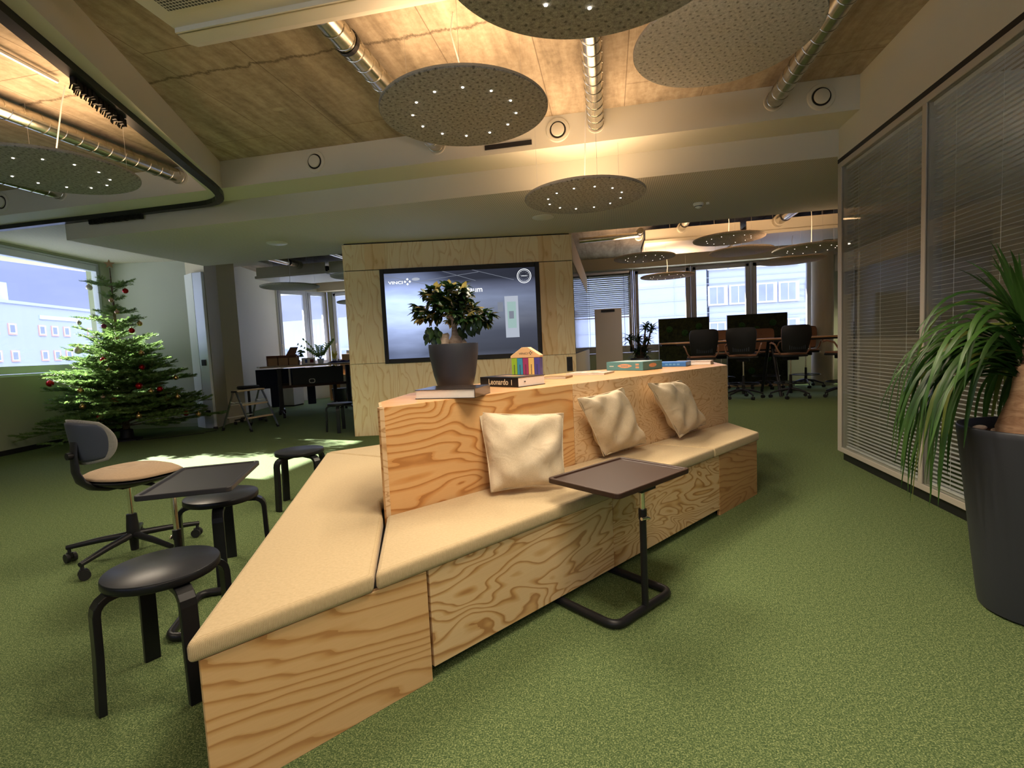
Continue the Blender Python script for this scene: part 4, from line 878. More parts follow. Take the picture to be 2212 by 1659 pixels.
# second row: cardboard stack, bins, bag under the windows
def carton(x0,x1,y0,y1,z0,z1,label,mt='cardboard',nm='moving_carton'):
    t=thing(nm,label,'box',((x0+x1)/2,(y0+y1)/2,z0)); hx,hy=(x1-x0)/2,(y1-y0)/2
    MB().box(-hx,hx,-hy,hy,0,z1-z0).build('carton_body',M[mt],t,bevel=.004); MB().box(-hx,hx,-.03,.03,z1-z0,z1-z0+.001).build('tape',M['ply_edge'],t); return t
sb=thing('side_shelf','low wooden shelf under the far left windows with cardboard on top','shelf',(-6.3,11.9,0))
MB().box(-.75,2.4,-.25,.25,.62,.66).build('shelf_top',M['ply_top'],sb); MB().box(-.75,2.4,-.25,.25,.0,.04).build('shelf_bottom',M['ply_top'],sb); 
for x_ in (-.75,.3,1.35,2.38): MB().box(x_-.01,x_+.01,-.25,.25,.04,.62).build('shelf_side',M['ply_top'],sb)
MB().box(-.75,2.4,.235,.25,.04,.62).build('shelf_back',M['paint_white'],sb)
carton(-6.75,-5.0,11.7,12.1,.662,1.0,'wide flat cardboard box under the red lettering window',nm='moving_carton')
carton(-6.70,-5.1,11.72,12.08,1.002,1.17,'second cardboard box lying on the wide one')
tb=thing('paper_stack','pale box with orange packet on the cardboard boxes','box',(-6.35,11.8,1.172)); MB().box(-.22,.10,-.06,.06,0,.09).build('pale_box',M['desk_top'],tb); MB().box(.25,.45,-.05,.05,0,.06).build('orange_packet',plain('orange_card',(.7,.16,.04),.7),tb)
# potted plants on the desk
def pot_small(t,r,h,mt='potblack'): MB().lathe([(r*.75,0),(r,h),(r*.94,h),(r*.9,h*.9)],20,True,True).build('pot',M[mt],t,smooth=True)
x_,y_=on_desk(.86,.40); zp=thing('zamioculcas','bright green feather leaved plant on the standing desk','plant',(x_,y_,.995))
pot_small(zp,.07,.10,'white'); r_=random.Random(5); mb=MB(); st_=MB()
for k in range(11):
    a=2*pi*k/11+r_.uniform(-.2,.2); L=r_.uniform(.28,.46); el=r_.uniform(.75,1.25); d=Vector((cos(a)*cos(el),sin(a)*cos(el),sin(el))); P=[]
    for i in range(9): tt=i/8; q=Vector((0,0,.09))+d*L*tt+Vector((cos(a),sin(a),0))*.12*tt*tt; P.append(tuple(q))
    st_.tube(P,[.006-.004*i/8 for i in range(9)],5)
    for i in range(2,9):
        for sg in (-1,1): q=Vector(P[i]); sdv=Vector((-sin(a),cos(a),.25))*sg+d*.6; mb.leaf(q,sdv,.085,.036,(cos(a),sin(a),1),.15)
st_.build('stem',M['zz'],zp); mb.build('foliage',M['zz'],zp)
x_,y_=on_desk(.42,.47); rp=thing('round_leaf_plant','dark round leaved plant beside the cardboard box','plant',(x_,y_,.995)); pot_small(rp,.055,.09,'white'); mb=MB(); st_=MB()
for k in range(12):
    a=r_.uniform(0,6.28); q=Vector((.09*cos(a)*r_.random(),.09*sin(a)*r_.random(),r_.uniform(.16,.27))); st_.tube([(0,0,.08),(q.x*.6,q.y*.6,q.z*.7),tuple(q)],.0025,5); mb.leaf(q,(cos(a),sin(a),.2),.10,.11,(0,-.6,1),.25)
st_.build('stem',M['zzd'],rp); mb.build('foliage',M['zzd'],rp)
x_,y_=on_desk(1.15,.46); yp=thing('flowering_plant','small plant with yellow leaves at the desk end','plant',(x_,y_,.995)); pot_small(yp,.05,.08,'white'); mb=MB()
ym=leafmat('yellow_petal',(.55,.45,.04),(.80,.72,.15))
for k in range(16): a=r_.uniform(0,6.28); mb.leaf((.01*cos(a),.01*sin(a),.07+.08*r_.random()),(cos(a)*.5,sin(a)*.5,1),r_.uniform(.08,.15),.03,(0,-1,.3),.2)
mb.build('foliage',ym,yp)
# bins and bag
one(MB().at((-6.35,10.9,0)).lathe([(.14,0),(.17,.36),(.165,.365)],24),'waste_bin',M['darkpanel'],'dark round waste bin under the far left desks','bin',smooth=True)
bg_=thing('plastic_bag','crumpled white rubbish bag beside the bin','bag',(-5.55,10.9,0)); 
mb=MB().ball((0,0,.17),.17,18,12,1.0); o=mb.build('bag_body',M['paper'],bg_,smooth=True,autos=False)
for v_ in o.data.vertices: f=1+.14*sin(v_.co.x*43+v_.co.z*31)*cos(v_.co.y*37); v_.co.x*=f; v_.co.y*=f; v_.co.z=max(0,v_.co.z)
MB().tube([(0,0,.33),(.02,0,.38),(.05,.01,.41)],[.03,.02,.035],8).build('bag_knot',M['paper'],bg_)
fl_=thing('flipchart_easel','pale folded easel standing behind the desks','easel',(-4.95,10.7,0)); MB().box(-.10,.10,-.015,.015,.05,.62).build('board',M['offwhite'],fl_)
for x_ in (-.09,.09): MB().tube([(x_,0,0),(x_,0,.66)],.01,6).build('leg',M['alu'],fl_)
sm=thing('stored_panel','pale cabinet under the navy desk','cabinet',(-7.50,10.70,0)); MB().box(-.2,.2,-.2,.2,.03,.5).build('body',M['offwhite'],sm,bevel=.005); MB().box(-.18,.18,-.19,.19,0,.03).build('cabinet_base',M['blackp'],sm)
# dark task chair half hidden behind the ladder
kc=thing('dark_stool_chair','dark swivel stool partly hidden by the stepladder','stool',(-6.45,7.98,0))
for k in range(5):
    a=R_(20)+k*2*pi/5; MB().tube([(0,0,.10),(.27*cos(a),.27*sin(a),.075)],[.018,.012],8).build('base_arm',M['blackp'],kc); MB().at((.26*cos(a),.26*sin(a),.027),(0,0,a)).tube([(-.018,0,0),(.018,0,0)],.027,14).build('caster',M['blackp'],kc,smooth=True)
MB().tube([(0,0,.08),(0,0,.60)],.022,12).build('column',M['blackp'],kc); MB().lathe([(.02,.60),(.17,.62),(.19,.65),(.17,.675),(.02,.68)],28).build('seat',M['blackp'],kc,smooth=True)

# ================================================================== things on the island top
ZT=.921
# big pot with ficus
fz=thing('ficus_bonsai','bushy ficus with swollen roots in a dark tapered pot on the backrest top','potted plant',(-.862,2.715,ZT))
MB().lathe([(.088,0),(.094,.004),(.118,.09),(.136,.20),(.1395,.252),(.138,.262),(.130,.262),(.126,.245),(.02,.243)],56,True,False).build('pot',M['potblack'],fz,smooth=True)
o=MB().lathe([(.127,.246),(.11,.252),(.05,.258),(.001,.26)],36,False,False).build('soil',M['soil'],fz,smooth=True)
r_=random.Random(11); g=MB()
for k in range(90): a=r_.uniform(0,6.28); q=.115*sqrt(r_.random()); g.ball((q*cos(a),q*sin(a),.258),r_.uniform(.004,.008),6,4,.7)
tag(g.build('granules',M['soil'],fz,smooth=True),kind='stuff')
tr=MB(); tr.tube([(.02,0,.25),(.022,0,.285),(.018,0,.31),(.012,.0,.345),(.008,.0,.42)],[.052,.042,.025,.016,.013],16)
tr.tube([(-.035,-.02,.24),(-.045,-.022,.275),(-.04,-.02,.305),(-.02,-.012,.318)],[.030,.032,.025,.008],14)
tr.tube([(.07,-.02,.245),(.05,-.01,.285),(.03,0,.33)],[.024,.017,.010],12); tr.tube([(.02,.05,.245),(.02,.03,.30),(.018,.0,.34)],[.03,.022,.012],12)
o=tr.build('trunk',M['bark_pale'],fz,smooth=True,autos=False)
br=MB(); L1_=MB(); L2_=MB(); tips=[]
for k in range(15):
    a=2*pi*k/15+r_.uniform(-.25,.25); el=r_.uniform(.05,1.35); Ld=r_.uniform(.15,.21)
    d=Vector((cos(a)*cos(el)*1.25-.16,sin(a)*cos(el)*1.0,sin(el)*.98)); P=[Vector((.018,0,.37+.03*r_.random()))]
    for i in range(1,6): P.append(P[0]+d*Ld*i/5+Vector((r_.uniform(-.01,.01),r_.uniform(-.01,.01),r_.uniform(-.006,.012)-.05*(i/5)**2*(el<.7))))
    br.tube([tuple(q) for q in P],[.0065-.004*i/5 for i in range(6)],6)
    for q in P[2:]: tips.append((q,d))
    for _ in range(2):
        b=P[r_.choice([2,3,4])]; d2=(d+Vector((r_.uniform(-1,1),r_.uniform(-1,1),r_.uniform(-.6,.6)))).normalized(); e=b+d2*r_.uniform(.05,.08); br.tube([tuple(b),tuple(e)],[.003,.002],5); tips.append((e,d2))
br.build('branches',M['bark_pale'],fz,smooth=True)
for q,d in tips:
    for _ in range(10):
        dd_=(d.normalized()*.5+Vector((r_.uniform(-1,1),r_.uniform(-1,1),r_.uniform(-.8,.45)))).normalized()
        yl = (r_.random()<.16 + .35*max(0,(q.z-.46)*4)); tgt=L2_ if yl and r_.random()<.6 else L1_
        tgt.leaf(q,dd_,r_.uniform(.046,.068),r_.uniform(.024,.034),(r_.uniform(-.3,.3),r_.uniform(-.3,.3),1),.22)
for cx0,cz0,n_ in ((-.13,.325,20),(-.09,.31,16),(.10,.36,14),(.055,.335,10),(.15,.385,12)):
    for _ in range(n_): q=Vector((cx0+r_.uniform(-.03,.03),r_.uniform(-.07,.05),cz0+r_.uniform(-.02,.04))); L1_.leaf(q,(r_.uniform(-.5,.5),r_.uniform(-.5,.3),-.8),r_.uniform(.04,.058),.026,(0,-1,.4),.1)
tag(L1_.build('green_leaves',M['ficus'],fz,smooth=True,autos=False),kind='stuff'); tag(L2_.build('yellow_edged_leaves',M['ficus_y'],fz,smooth=True,autos=False),kind='stuff')
# books
def book(nm,label,P,a,L,W,Hh_,cover,page='paper',spine='x0',grp=None,z0=ZT):
    """L along local x, W along local y, spine on the given side"""
    t=thing(nm,label,'book',(P[0],P[1],z0),a,grp); c_=.0028 if Hh_>.02 else .001
    MB().box(.0,L,0,W,0,c_).box(.0,L,0,W,Hh_-c_,Hh_).build('cover',cover,t)
    if spine=='y0': MB().box(0,L,0,c_,0,Hh_).build('spine',cover,t,bevel=.0008); MB().box(.004,L-.004,c_,W-.004,c_,Hh_-c_).build('pages',M[page],t)
    elif spine=='x0': MB().box(0,c_,0,W,0,Hh_).build('spine',cover,t,bevel=.0008); MB().box(c_,L-.004,.004,W-.004,c_,Hh_-c_).build('pages',M[page],t)
    else: MB().box(L-c_,L,0,W,0,Hh_).build('spine',cover,t,bevel=.0008); MB().box(.004,L-c_,.004,W-.004,c_,Hh_-c_).build('pages',M[page],t)
    return t
cv1=plain('dark_glossy_cover',(.035,.026,.022),.22,var=.6,sc=14,coat=.4)
book('large_book','large flat book with dark glossy cover in front of the ficus pot',(-.925,2.265),R_(-4),.305,.235,.044,cv1,spine='x1')
mb=MB().box(.315-.012,.315-.010,.0,.235,0,.044)
lb_=book('thick_book','thick black book lettered Leonardo on its spine',(-.775,2.935),R_(-33),.315,.235,.056,plain('black_cover',(.010,.009,.012),.3,var=.5,sc=20),spine='y0')
cream=plain('cream_print',(.75,.66,.48),.6,var=0)
tx=text_mesh('spine_title','Leonardo',.046,cream,lb_,(.155,-.0006,.027),(pi/2,0,0),ext=.0003,bold=.0006,sx=.92)
MB().box(.262,.266,-.0008,0,.012,.042).build('spine_mark',cream,lb_); MB().box(.316-.0008,.3162-.0,.05,.062,.026,.031).build('page_mark',M['black'],lb_)
MB().box(.06,.24,.06,.17,.056,.0565).build('cover_picture',plain('cover_picture_tan',(.28,.16,.08),.4,var=.5,sc=20),lb_)
sk=book('sketchbook','small pink edged book with a tan cover between the stacks',(-.455,3.40),R_(-14),.165,.15,.014,plain('tan_cover',(.30,.19,.09),.4,var=.4,sc=40),spine='x1')
mg=book('magazine','open patterned magazine with red and green print',(-.33,3.72),R_(-18),.30,.24,.013,plain('printed_cover',(.55,.50,.42),.4,var=.5,sc=30),spine='x1')
for k,(x_,y_,c_) in enumerate(((.05,.05,(.5,.12,.06)),(.12,.12,(.45,.30,.10)),(.18,.06,(.16,.30,.14)),(.22,.15,(.5,.15,.08)))): MB().box(x_,x_+.05,y_,y_+.04,.013,.0134).build('print_patch',plain('print_%d'%k,c_,.5),mg)
# wooden house with coloured bars
hs_=thing('toy_house','small wooden house of five coloured upright books with a pitched roof','toy house',(-.52,3.16,ZT),R_(-8))
cols=[('green',(.32,.52,.03)),('blue',(.05,.30,.48)),('plum',(.35,.04,.14)),('yellow',(.78,.52,.16)),('violet',(.07,.06,.30))]
dk=plain('dark_print',(.05,.05,.06),.6,var=0)
for k,(nm,c_) in enumerate(cols):
    x0_=-.0925+k*.0375; b_=MB().box(x0_,x0_+.036,-.035,.035,0,.155).build(nm+'_volume',plain(nm+'_spine',c_,.5,var=.03),hs_,bevel=.001)
    for q in range(9): MB().box(x0_+.015,x0_+.021,-.0356,-.035,.035+q*.009,.041+q*.009).build('print_mark',dk,b_)
mb=MB(); rp_=[(-.098,.157),(.098,.157),(.098,.170),(.02,.222),(-.02,.222),(-.098,.170)]
mb.add([(x,y_,z) for y_ in (-.036,.036) for x,z in rp_],[(0,1,2,3,4,5),(11,10,9,8,7,6)]+[(i,6+i,6+(i+1)%6,(i+1)%6) for i in range(6)]); rf=mb.build('roof',solidwood('beech',(.85,.56,.30),(.76,.45,.20)),hs_,bevel=.002)
text_mesh('roof_wordmark','VINCI',.017,dk,rf,(-.01,-.0364,.183),sx=1.4)
e_=MB()
for q in range(4): e_.at((.037+.008*cos(q*pi/2),-.0364,.186+.008*sin(q*pi/2)),(pi/2,0,0)).lathe([(.0045,0),(.0045,.0004)],4)
e_.build('roof_emblem',dk,rf)
# game boxes
gb=thing('board_game_box','large teal board game box with an ornate lettered label','game box',(-.075,4.24,ZT),R_(-36)); teal=plain('teal_card',(.09,.24,.27),.45,var=.15,sc=12)
gb.location=(-.03,4.16,ZT)
MB().box(0,.34,0,.28,0,.068).build('box_lid',teal,gb,bevel=.002)
orn=plain('tan_ornament',(.62,.33,.20),.5,var=.2,sc=60); lg_=plain('pale_card_mark',(.55,.62,.60),.5)
e_=MB().at((.175,-.0006,.036),(pi/2,0,0)); e_.add([(.062*cos(2*pi*k/32)*(1+.08*cos(8*pi*k/32)),.016*sin(2*pi*k/32),0) for k in range(32)],[tuple(range(32))]); e_.build('label_cartouche',orn,gb)
for k in range(5): MB().box(.142+k*.014,.149+k*.014,-.0012,-.0007,.031,.041).build('label_mark',teal,gb)
for z_ in (.018,.040): MB().box(.275,.305,-.0008,-.0002,z_,z_+.014).build('age_mark',orn,gb)
MB().box(.03,.07,-.0008,-.0002,.030,.037).build('side_mark',lg_,gb); MB().box(.04,.30,.03,.25,.068,.0683).build('lid_picture',plain('lid_picture',(.45,.50,.46),.4,var=.5,sc=12),gb)
e_=MB().at((.3406,.14,.036),(pi/2,0,pi/2)); e_.add([(.055*cos(2*pi*k/32),.016*sin(2*pi*k/32),0) for k in range(32)],[tuple(range(32))]); e_.build('label_cartouche',orn,gb)
gb2=thing('blue_game_box','thin bright blue box beside the teal game box','game box',(.36,4.43,ZT),R_(-20)); MB().box(0,.27,0,.20,0,.038).build('box_lid',plain('blue_card',(.03,.16,.50),.4,var=.1),gb2,bevel=.003)
for k in range(4): MB().box(.10+k*.032,.122+k*.032,-.0008,0,.012,.026).build('side_mark',plain('blue_light_mark',(.12,.32,.62),.5,var=0) if k==0 else bpy.data.materials['blue_light_mark'],gb2)
book('pale_book','thick pale pink book lying on a blue one near the bench end',(.55,4.62),R_(-20),.31,.15,.032,plain('pale_pink_cover',(.66,.55,.50),.5),z0=ZT,spine='x0')

# ================================================================== christmas tree
tx_,ty_=-7.35,6.38
xt=thing('christmas_tree','sunlit nordmann fir in front of the large left window','christmas tree',(tx_,ty_,0))
r_=random.Random(21)
MB().tube([(0,0,.02),(0,0,.6),(.0,0,1.4),(0,0,2.2),(0,0,2.62)],[.048,.042,.028,.013,.006],12).build('trunk',M['bark'],xt,smooth=True)
MB().lathe([(.20,0),(.20,.02),(.09,.04),(.08,.16),(.055,.17)],20).build('tree_stand',M['blackp'],xt,smooth=True)
fo=MB(); tw_=MB()
def needles(P0,P1,dens,ln,flat=.35):
    P0=Vector(P0);P1=Vector(P1);ax=(P1-P0); L=ax.length; ax.normalize(); s_=ax.cross(Vector((0,0,1)));
    if s_.length<.01: s_=Vector((1,0,0))
    s_.normalize(); u_=s_.cross(ax); n=int(L*dens)
    for i in range(n):
        t_=(i+r_.random())/n; b=P0+ax*(L*t_); an=r_.uniform(0,2*pi); side=s_*cos(an)+u_*abs(sin(an))*(.9 if r_.random()<.75 else -.5); d=(side+ax*.75).normalized()*ln*r_.uniform(.75,1.1)
        wv=ax.cross(side); wv=wv.normalized()*.0026 if wv.length>.01 else s_*.0026
        v0=b-wv; v1=b+wv; v2=b+d
        k=len(fo.v); fo.v += [tuple(v0),tuple(v1),tuple(v2+wv*.5),tuple(v2-wv*.5)]; fo.f.append((k,k+1,k+2,k+3)); fo.mi.append(0)
def branch(z,a,L,el,droop):
    while tx_+L*cos(a)< -8.20-.2*(ty_+L*sin(a)-6.0)+.16 or (ty_+L*sin(a)>7.30 and tx_+L*cos(a)<-7.0): L*=.94
    d=Vector((cos(a)*cos(el),sin(a)*cos(el),sin(el))); N=7; P=[]
    for i in range(N+1): t_=i/N; P.append(Vector((0,0,z))+d*L*t_+Vector((0,0,-droop*L*t_*t_+.05*L*t_**3)))
    tw_.tube([tuple(q) for q in P],[max(.0018,.010*(L/1.1)*(1-i/N)) for i in range(N+1)],5)
    for i in range(1 if L>.3 else 0,N): needles(P[i],P[i+1],360,.034)
    side=Vector((-sin(a),cos(a),0))
    for i in range(1,N):
        if L<.16: continue
        for sg in (-1,1):
            Ls=L*.46*(1-i/N*.72)*r_.uniform(.75,1.1)
            if Ls<.04: continue
            e=P[i]+(d*.75+side*sg*.85).normalized()*Ls+Vector((0,0,-.08*Ls+r_.uniform(-.02,.03)))
            tw_.tube([tuple(P[i]),tuple(e)],[.003,.0015],4); needles(P[i],e,360,.032)
            if Ls>.15:
                for q in (.35,.6,.8):
                    b=P[i].lerp(e,q)
                    for s2 in (-1,1):
                        e2=b+(d*.8+side*sg*.3+side*s2*.75).normalized()*Ls*.38*r_.uniform(.8,1.1); needles(b,e2,330,.030)
z=.28; gold_a=0
while z<2.30:
    tt=(z-.28)/2.02
    R0=1.16*(1-tt)**.92+.10
    n_=int(12*(1-tt)+4) if z<1.40 else 4
    for k in range(n_):
        a=2*pi*k/n_+gold_a+r_.uniform(-.2,.2); L=R0*r_.uniform(.78,1.06); 
        branch(z+r_.uniform(-.06,.06),a,L,r_.uniform(.08,.50)+.22*tt,.22*(1-tt)+.05)
    gold_a+=.7; z+=.105+(.06*tt if z<1.4 else .13)
for k in range(4): branch(2.33,2*pi*k/4+.4,.33,.35,.05)
needles((0,0,2.30),(0,0,2.62),160,.02)
# a long low branch towards the metal post
branch(.22,atan2(.60,.85),1.35,.06,.03); branch(.20,atan2(-.2,-1.0),1.0,.05,.06)
FO_=fo; 
sr=MB(); pts5=[]
for k in range(10): a=pi/2+k*pi/5; q=.07 if k%2==0 else .03; pts5.append((q*cos(a),q*sin(a)))
sr.at((0,0,2.68),(pi/2,0,.7)).prism(pts5,-.006,.006); one_=sr.build('star_body',M['cardboard'],None); one_.location=(tx_,ty_,0)
tag(one_,'brown straw star tied to the top of the fir','star'); one_.name='tree_star'
# baubles
BA=[('pearl',-7.52,6.18,2.32),('red',-7.22,6.48,2.28),('copper',-7.22,6.24,2.12),('copper',-7.14,6.24,1.94),('silver',-7.62,6.06,1.8),('plum',-7.2,6.07,1.73),('gold',-7.0,6.46,1.77),('red',-6.99,6.31,1.66),('pearl',-7.44,5.86,1.39),('gold',-6.85,6.3,1.32),('red',-7.09,5.92,1.24),('gold',-6.76,6.35,1.15),('red',-6.79,6.23,1.11),('gold',-7.0,5.91,1.08),('red',-7.88,5.77,.94),('gold',-6.67,6.68,.92),('red',-6.73,6.1,.84),('red',-6.62,6.33,.77),('gold',-6.64,6.2,.75),('gold',-6.55,6.37,.63),('gold',-6.54,6.55,.63),('red',-6.85,5.82,.66),('gold',-7.15,5.61,.61),('red',-6.93,5.65,.45),('gold',-6.62,5.95,.42),('red',-6.43,6.56,.37),('gold',-6.45,6.82,.32),('gold',-7.23,5.67,.83),('copper',-6.97,5.76,.72)]
BL=['pale pearl bauble on the top left twig','dark red bauble on the top right twig','matt copper bauble against the upper trunk','copper bauble on the trunk below the uppermost one','silver bauble on the second tier left','plum bauble hanging before the window frame','gold bauble under the snowy looking second tier right','red bauble just below the second tier gold one','large pearl white bauble on the third tier left','pale gold bauble on the third tier right','dark red bauble left of the trunk at mid height','champagne gold bauble at the right of mid height','red bauble beside the champagne gold one','gold bauble on the trunk line at mid height','large red bauble at the far left branch','gold bauble at the right branch tip','large red bauble right of the trunk in the lower half','dark red bauble behind the lower right branches','small gold bauble between two red ones at the lower right','gold bauble low on the right side','gold bauble beside the lowest right branch tip','large bright red bauble centre of the lower half','pale gold bauble low on the left side','red bauble right above the task chair back','gold bauble in the dark low centre','red bauble on the long low right branch','gold bauble at the tip of the long low right branch','faint gold bauble left of centre in the lower half','copper bauble close to the bright red centre one']
for k,x_,y_,z_ in BA:
    dx_,dy_=x_-tx_,y_-ty_; L=hypot(dx_,dy_)+.09; P0=Vector((0,0,z_+.02)); e=Vector((dx_,dy_,z_+.085)); tip=e+Vector((dx_,dy_,.02)).normalized()*.10
    tw_.tube([tuple(P0),tuple(P0.lerp(e,.5)+Vector((0,0,.01))),tuple(e),tuple(tip)],[.008,.006,.004,.002],5); needles(P0.lerp(e,.12),e,330,.032); needles(e,tip,360,.032)
    sd2=Vector((-dy_,dx_,0)).normalized()
    for q in (.35,.55,.75,.92):
        for sg in (-1,1):
            b=P0.lerp(e,q); e2=b+(Vector((dx_,dy_,0)).normalized()*.8+sd2*sg).normalized()*L*.34*(1.2-q*.7); tw_.tube([tuple(b),tuple(e2)],[.003,.0015],4); needles(b,e2,340,.030)
tag(fo.build('needles',M['fir'],xt),kind='stuff'); tag(tw_.build('twigs',M['bark'],xt,smooth=True),kind='stuff')
bp_={}
for (k,x_,y_,z_),lb in zip(BA,BL):
    rad={'pearl':.042,'red':.040,'gold':.038,'copper':.032,'silver':.032,'plum':.034}[k]*(1.18 if 'large' in lb else 1)
    if k not in bp_:
        t=thing('tree_bauble',lb,'bauble',(x_,y_,z_),0,'glass baubles on the fir'); MB().ball((0,0,0),1.0,24,16).build('glass_ball',M[k],t,smooth=True,autos=False)
        MB().at((0,0,.97)).lathe([(.22,0),(.22,.22),(.1,.26)],12).build('cap',M['gold'],t); MB().tube([(0,0,1.2),(0,.02,1.7)],.03,5).build('thread',M['gold'],t); bp_[k]=t
    else: t=copy_tree(bp_[k]); t.location=(x_,y_,z_); t['label']=lb
    t.scale=(rad,rad,rad)
# power cable on the carpet
cb_=thing('extension_cable','black power cable running from the tree to the metal post','cable',(0,0,0))
P=[(-7.1,6.3,.006),(-6.75,6.55,.006),(-6.55,6.75,.006),(-6.42,6.86,.006),(-6.50,6.98,.006),(-6.40,7.10,.006),(-6.48,7.22,.006),(-6.62,7.32,.006)]
MB().tube(P,.0045,6).build('cable',M['black'],cb_,smooth=True); MB().at((-6.62,7.33,.018),(0,0,.8)).cbox((0,0,0),(.07,.035,.035)).build('plug',M['blackp'],cb_,bevel=.006)

# ================================================================== big palm on the right
pm=thing('ponytail_palm','tall dark planter with an arching strap leaved palm before the glass','potted plant',(1.64,2.27,0))
prof=[(.165,0),(.184,.01),(.190,.05),(.206,.20),(.236,.50),(.260,.72),(.262,.742),(.258,.748),(.248,.748),(.244,.70),(.02,.698)]
MB().lathe(prof,72,True,False).build('planter',M['potblack'],pm,smooth=True)
MB().lathe([(.246,.700),(.10,.706),(.001,.71)],36,False,False).build('soil',M['soil'],pm,smooth=True)
tr=MB(); tr.tube([(-.07,.0,.69),(-.07,.0,.74),(-.065,.0,.80),(-.06,.0,.86),(-.055,.01,.91),(-.06,.01,.95),(-.07,.01,.99)],[.078,.085,.070,.055,.046,.040,.030],18)
tr.tube([(-.05,.01,.88),(-.03,.03,1.0),(-.03,.04,1.10)],[.035,.028,.022],12)
tr.build('trunk',M['bark_palm'],pm,smooth=True,autos=False)
r_=random.Random(31); la_=MB(); lb2=MB()
def strap(org,a,el,L,W,droop,tgt,tw=0):
    N=11; p=Vector(org); d=Vector((cos(a)*cos(el),sin(a)*cos(el),sin(el))); vs=[]; fs=[]; st=L/N; sw=r_.uniform(-.06,.06)
    for i in range(N+1):
        t_=i/N; side=Vector((-sin(a),cos(a),0)); hd=Vector((cos(a),sin(a),0))
        nn=side.cross(d).normalized(); wd=W*(.75+.6*t_ if t_<.3 else (1-((t_-.3)/.7)**2.2)*.93+.0)*.5+.0004
        tws=side*cos(tw*t_)+nn*sin(tw*t_)
        vs += [tuple(p-tws*wd+nn*wd*.5),tuple(p-nn*wd*.12),tuple(p+tws*wd+nn*wd*.5)]
        q_=p+d*st; dist_=hypot(q_.x,q_.y)
        if 1.64+q_.x>1.965: q_.x=1.965-1.64
        if q_.z<.80 and q_.z>-.1 and dist_<.27: k_=.275/max(dist_,.01); q_.x*=k_; q_.y*=k_
        p=q_; d=(d+Vector((0,0,-droop*st*(1.2+2.0*t_)))+side*sw*.12).normalized()
        a+=sw*.1; d=(d+Vector((r_.uniform(-.05,.05),r_.uniform(-.05,.05),r_.uniform(-.05,.04)))).normalized()
    for i in range(N): b=i*3; fs += [(b,b+1,b+4,b+3),(b+1,b+2,b+5,b+4)]
    tgt.add(vs,fs)
for hd,zz,n_ in (((-.07,.01),.985,90),((-.03,.04),1.10,40)):
    for k in range(n_):
        a=r_.uniform(-1.2,pi*1.12) if r_.random()<.5 else r_.uniform(pi*.72,pi*1.16); el=r_.uniform(.0,1.1); L=r_.uniform(.48,.80)*(1.0 if zz<1.05 else .8)
        strap((hd[0]+.02*cos(a),hd[1]+.02*sin(a),zz+r_.uniform(-.05,.06)),a,el,L,r_.uniform(.017,.031),r_.uniform(3.0,5.2),lb2 if r_.random()<.16 else la_,r_.uniform(-1.2,1.2))
for k in range(26):
    a=r_.uniform(0,2*pi); strap((-.03+.01*cos(a),.04+.01*sin(a),1.10),a,r_.uniform(1.1,1.5),r_.uniform(.30,.42),.026,1.2,la_)
tag(la_.build('green_straps',M['palm'],pm,smooth=True,autos=False),kind='stuff'); tag(lb2.build('yellowing_straps',M['palm_y'],pm,smooth=True,autos=False),kind='stuff')
pc=[plain('pebble_%d'%i,c,.45,var=.15,sc=9) for i,c in enumerate([(.62,.42,.32),(.66,.54,.46),(.50,.28,.18),(.70,.62,.56)])]
pp0=None
PL=['oval pinkish pebble','flat cream pebble','rounded terracotta pebble','pale grey pink pebble']; spots=[]
for k in range(24):
    for _ in range(60):
        a=r_.uniform(0,2*pi); q=r_.uniform(.13,.222)
        if all(hypot(q*cos(a)-s0,q*sin(a)-s1)>.036 for s0,s1 in spots): break
    spots.append((q*cos(a),q*sin(a)))
    mb=MB().ball((0,0,0),.020,12,8,.6); o=mb.build('pebble',pc[k%4],None,smooth=True,autos=False); o.location=(1.64+q*cos(a),2.27+q*sin(a),.716); o.rotation_euler=(r_.uniform(-.2,.2),r_.uniform(-.2,.2),r_.uniform(0,3)); o.scale=(r_.uniform(.9,1.25),r_.uniform(.75,.95),1)
    tag(o,PL[k%4]+' lying on the soil of the tall palm planter','pebble','pebbles in the palm planter, '+PL[k%4].split()[-2]+' ones')

# ================================================================== high meeting table, chairs, moss panels
ht=thing('high_table','long high meeting table with a light wood edge and slanted black legs','table',(2.6,10.55,0),0)
tp=[(-1.60,-.10),(-1.35,-.38),(2.3,-.42),(2.3,.42),(-1.35,.38),(-1.60,.10)]
MB().prism(tp,1.052,1.08).build('table_top',M['ply_top'],ht,bevel=.003); MB().prism([(x*.985,y*.97) for x,y in tp],1.02,1.052).build('under_frame',M['blackp'],ht)
for x_ in (-.9,1.9):
    for sg in (-1,1): MB().tube([(x_+sg*.05,sg*.12,1.03),(x_+sg*.10,sg*.38,0)],[(.034,.02),(.028,.018)],8).build('leg',M['black'],ht)
for sg in (-1,1): MB().tube([(.46,sg*.08,1.03),(.44-sg*.04,-.1+sg*.45,0)],[(.034,.02),(.028,.018)],8).build('leg',M['black'],ht)
one(MB().box(0,.10,0,.05,0,.012),'phone',M['black'],'small black device lying on the high table','device',loc=(2.08,10.45,1.081))
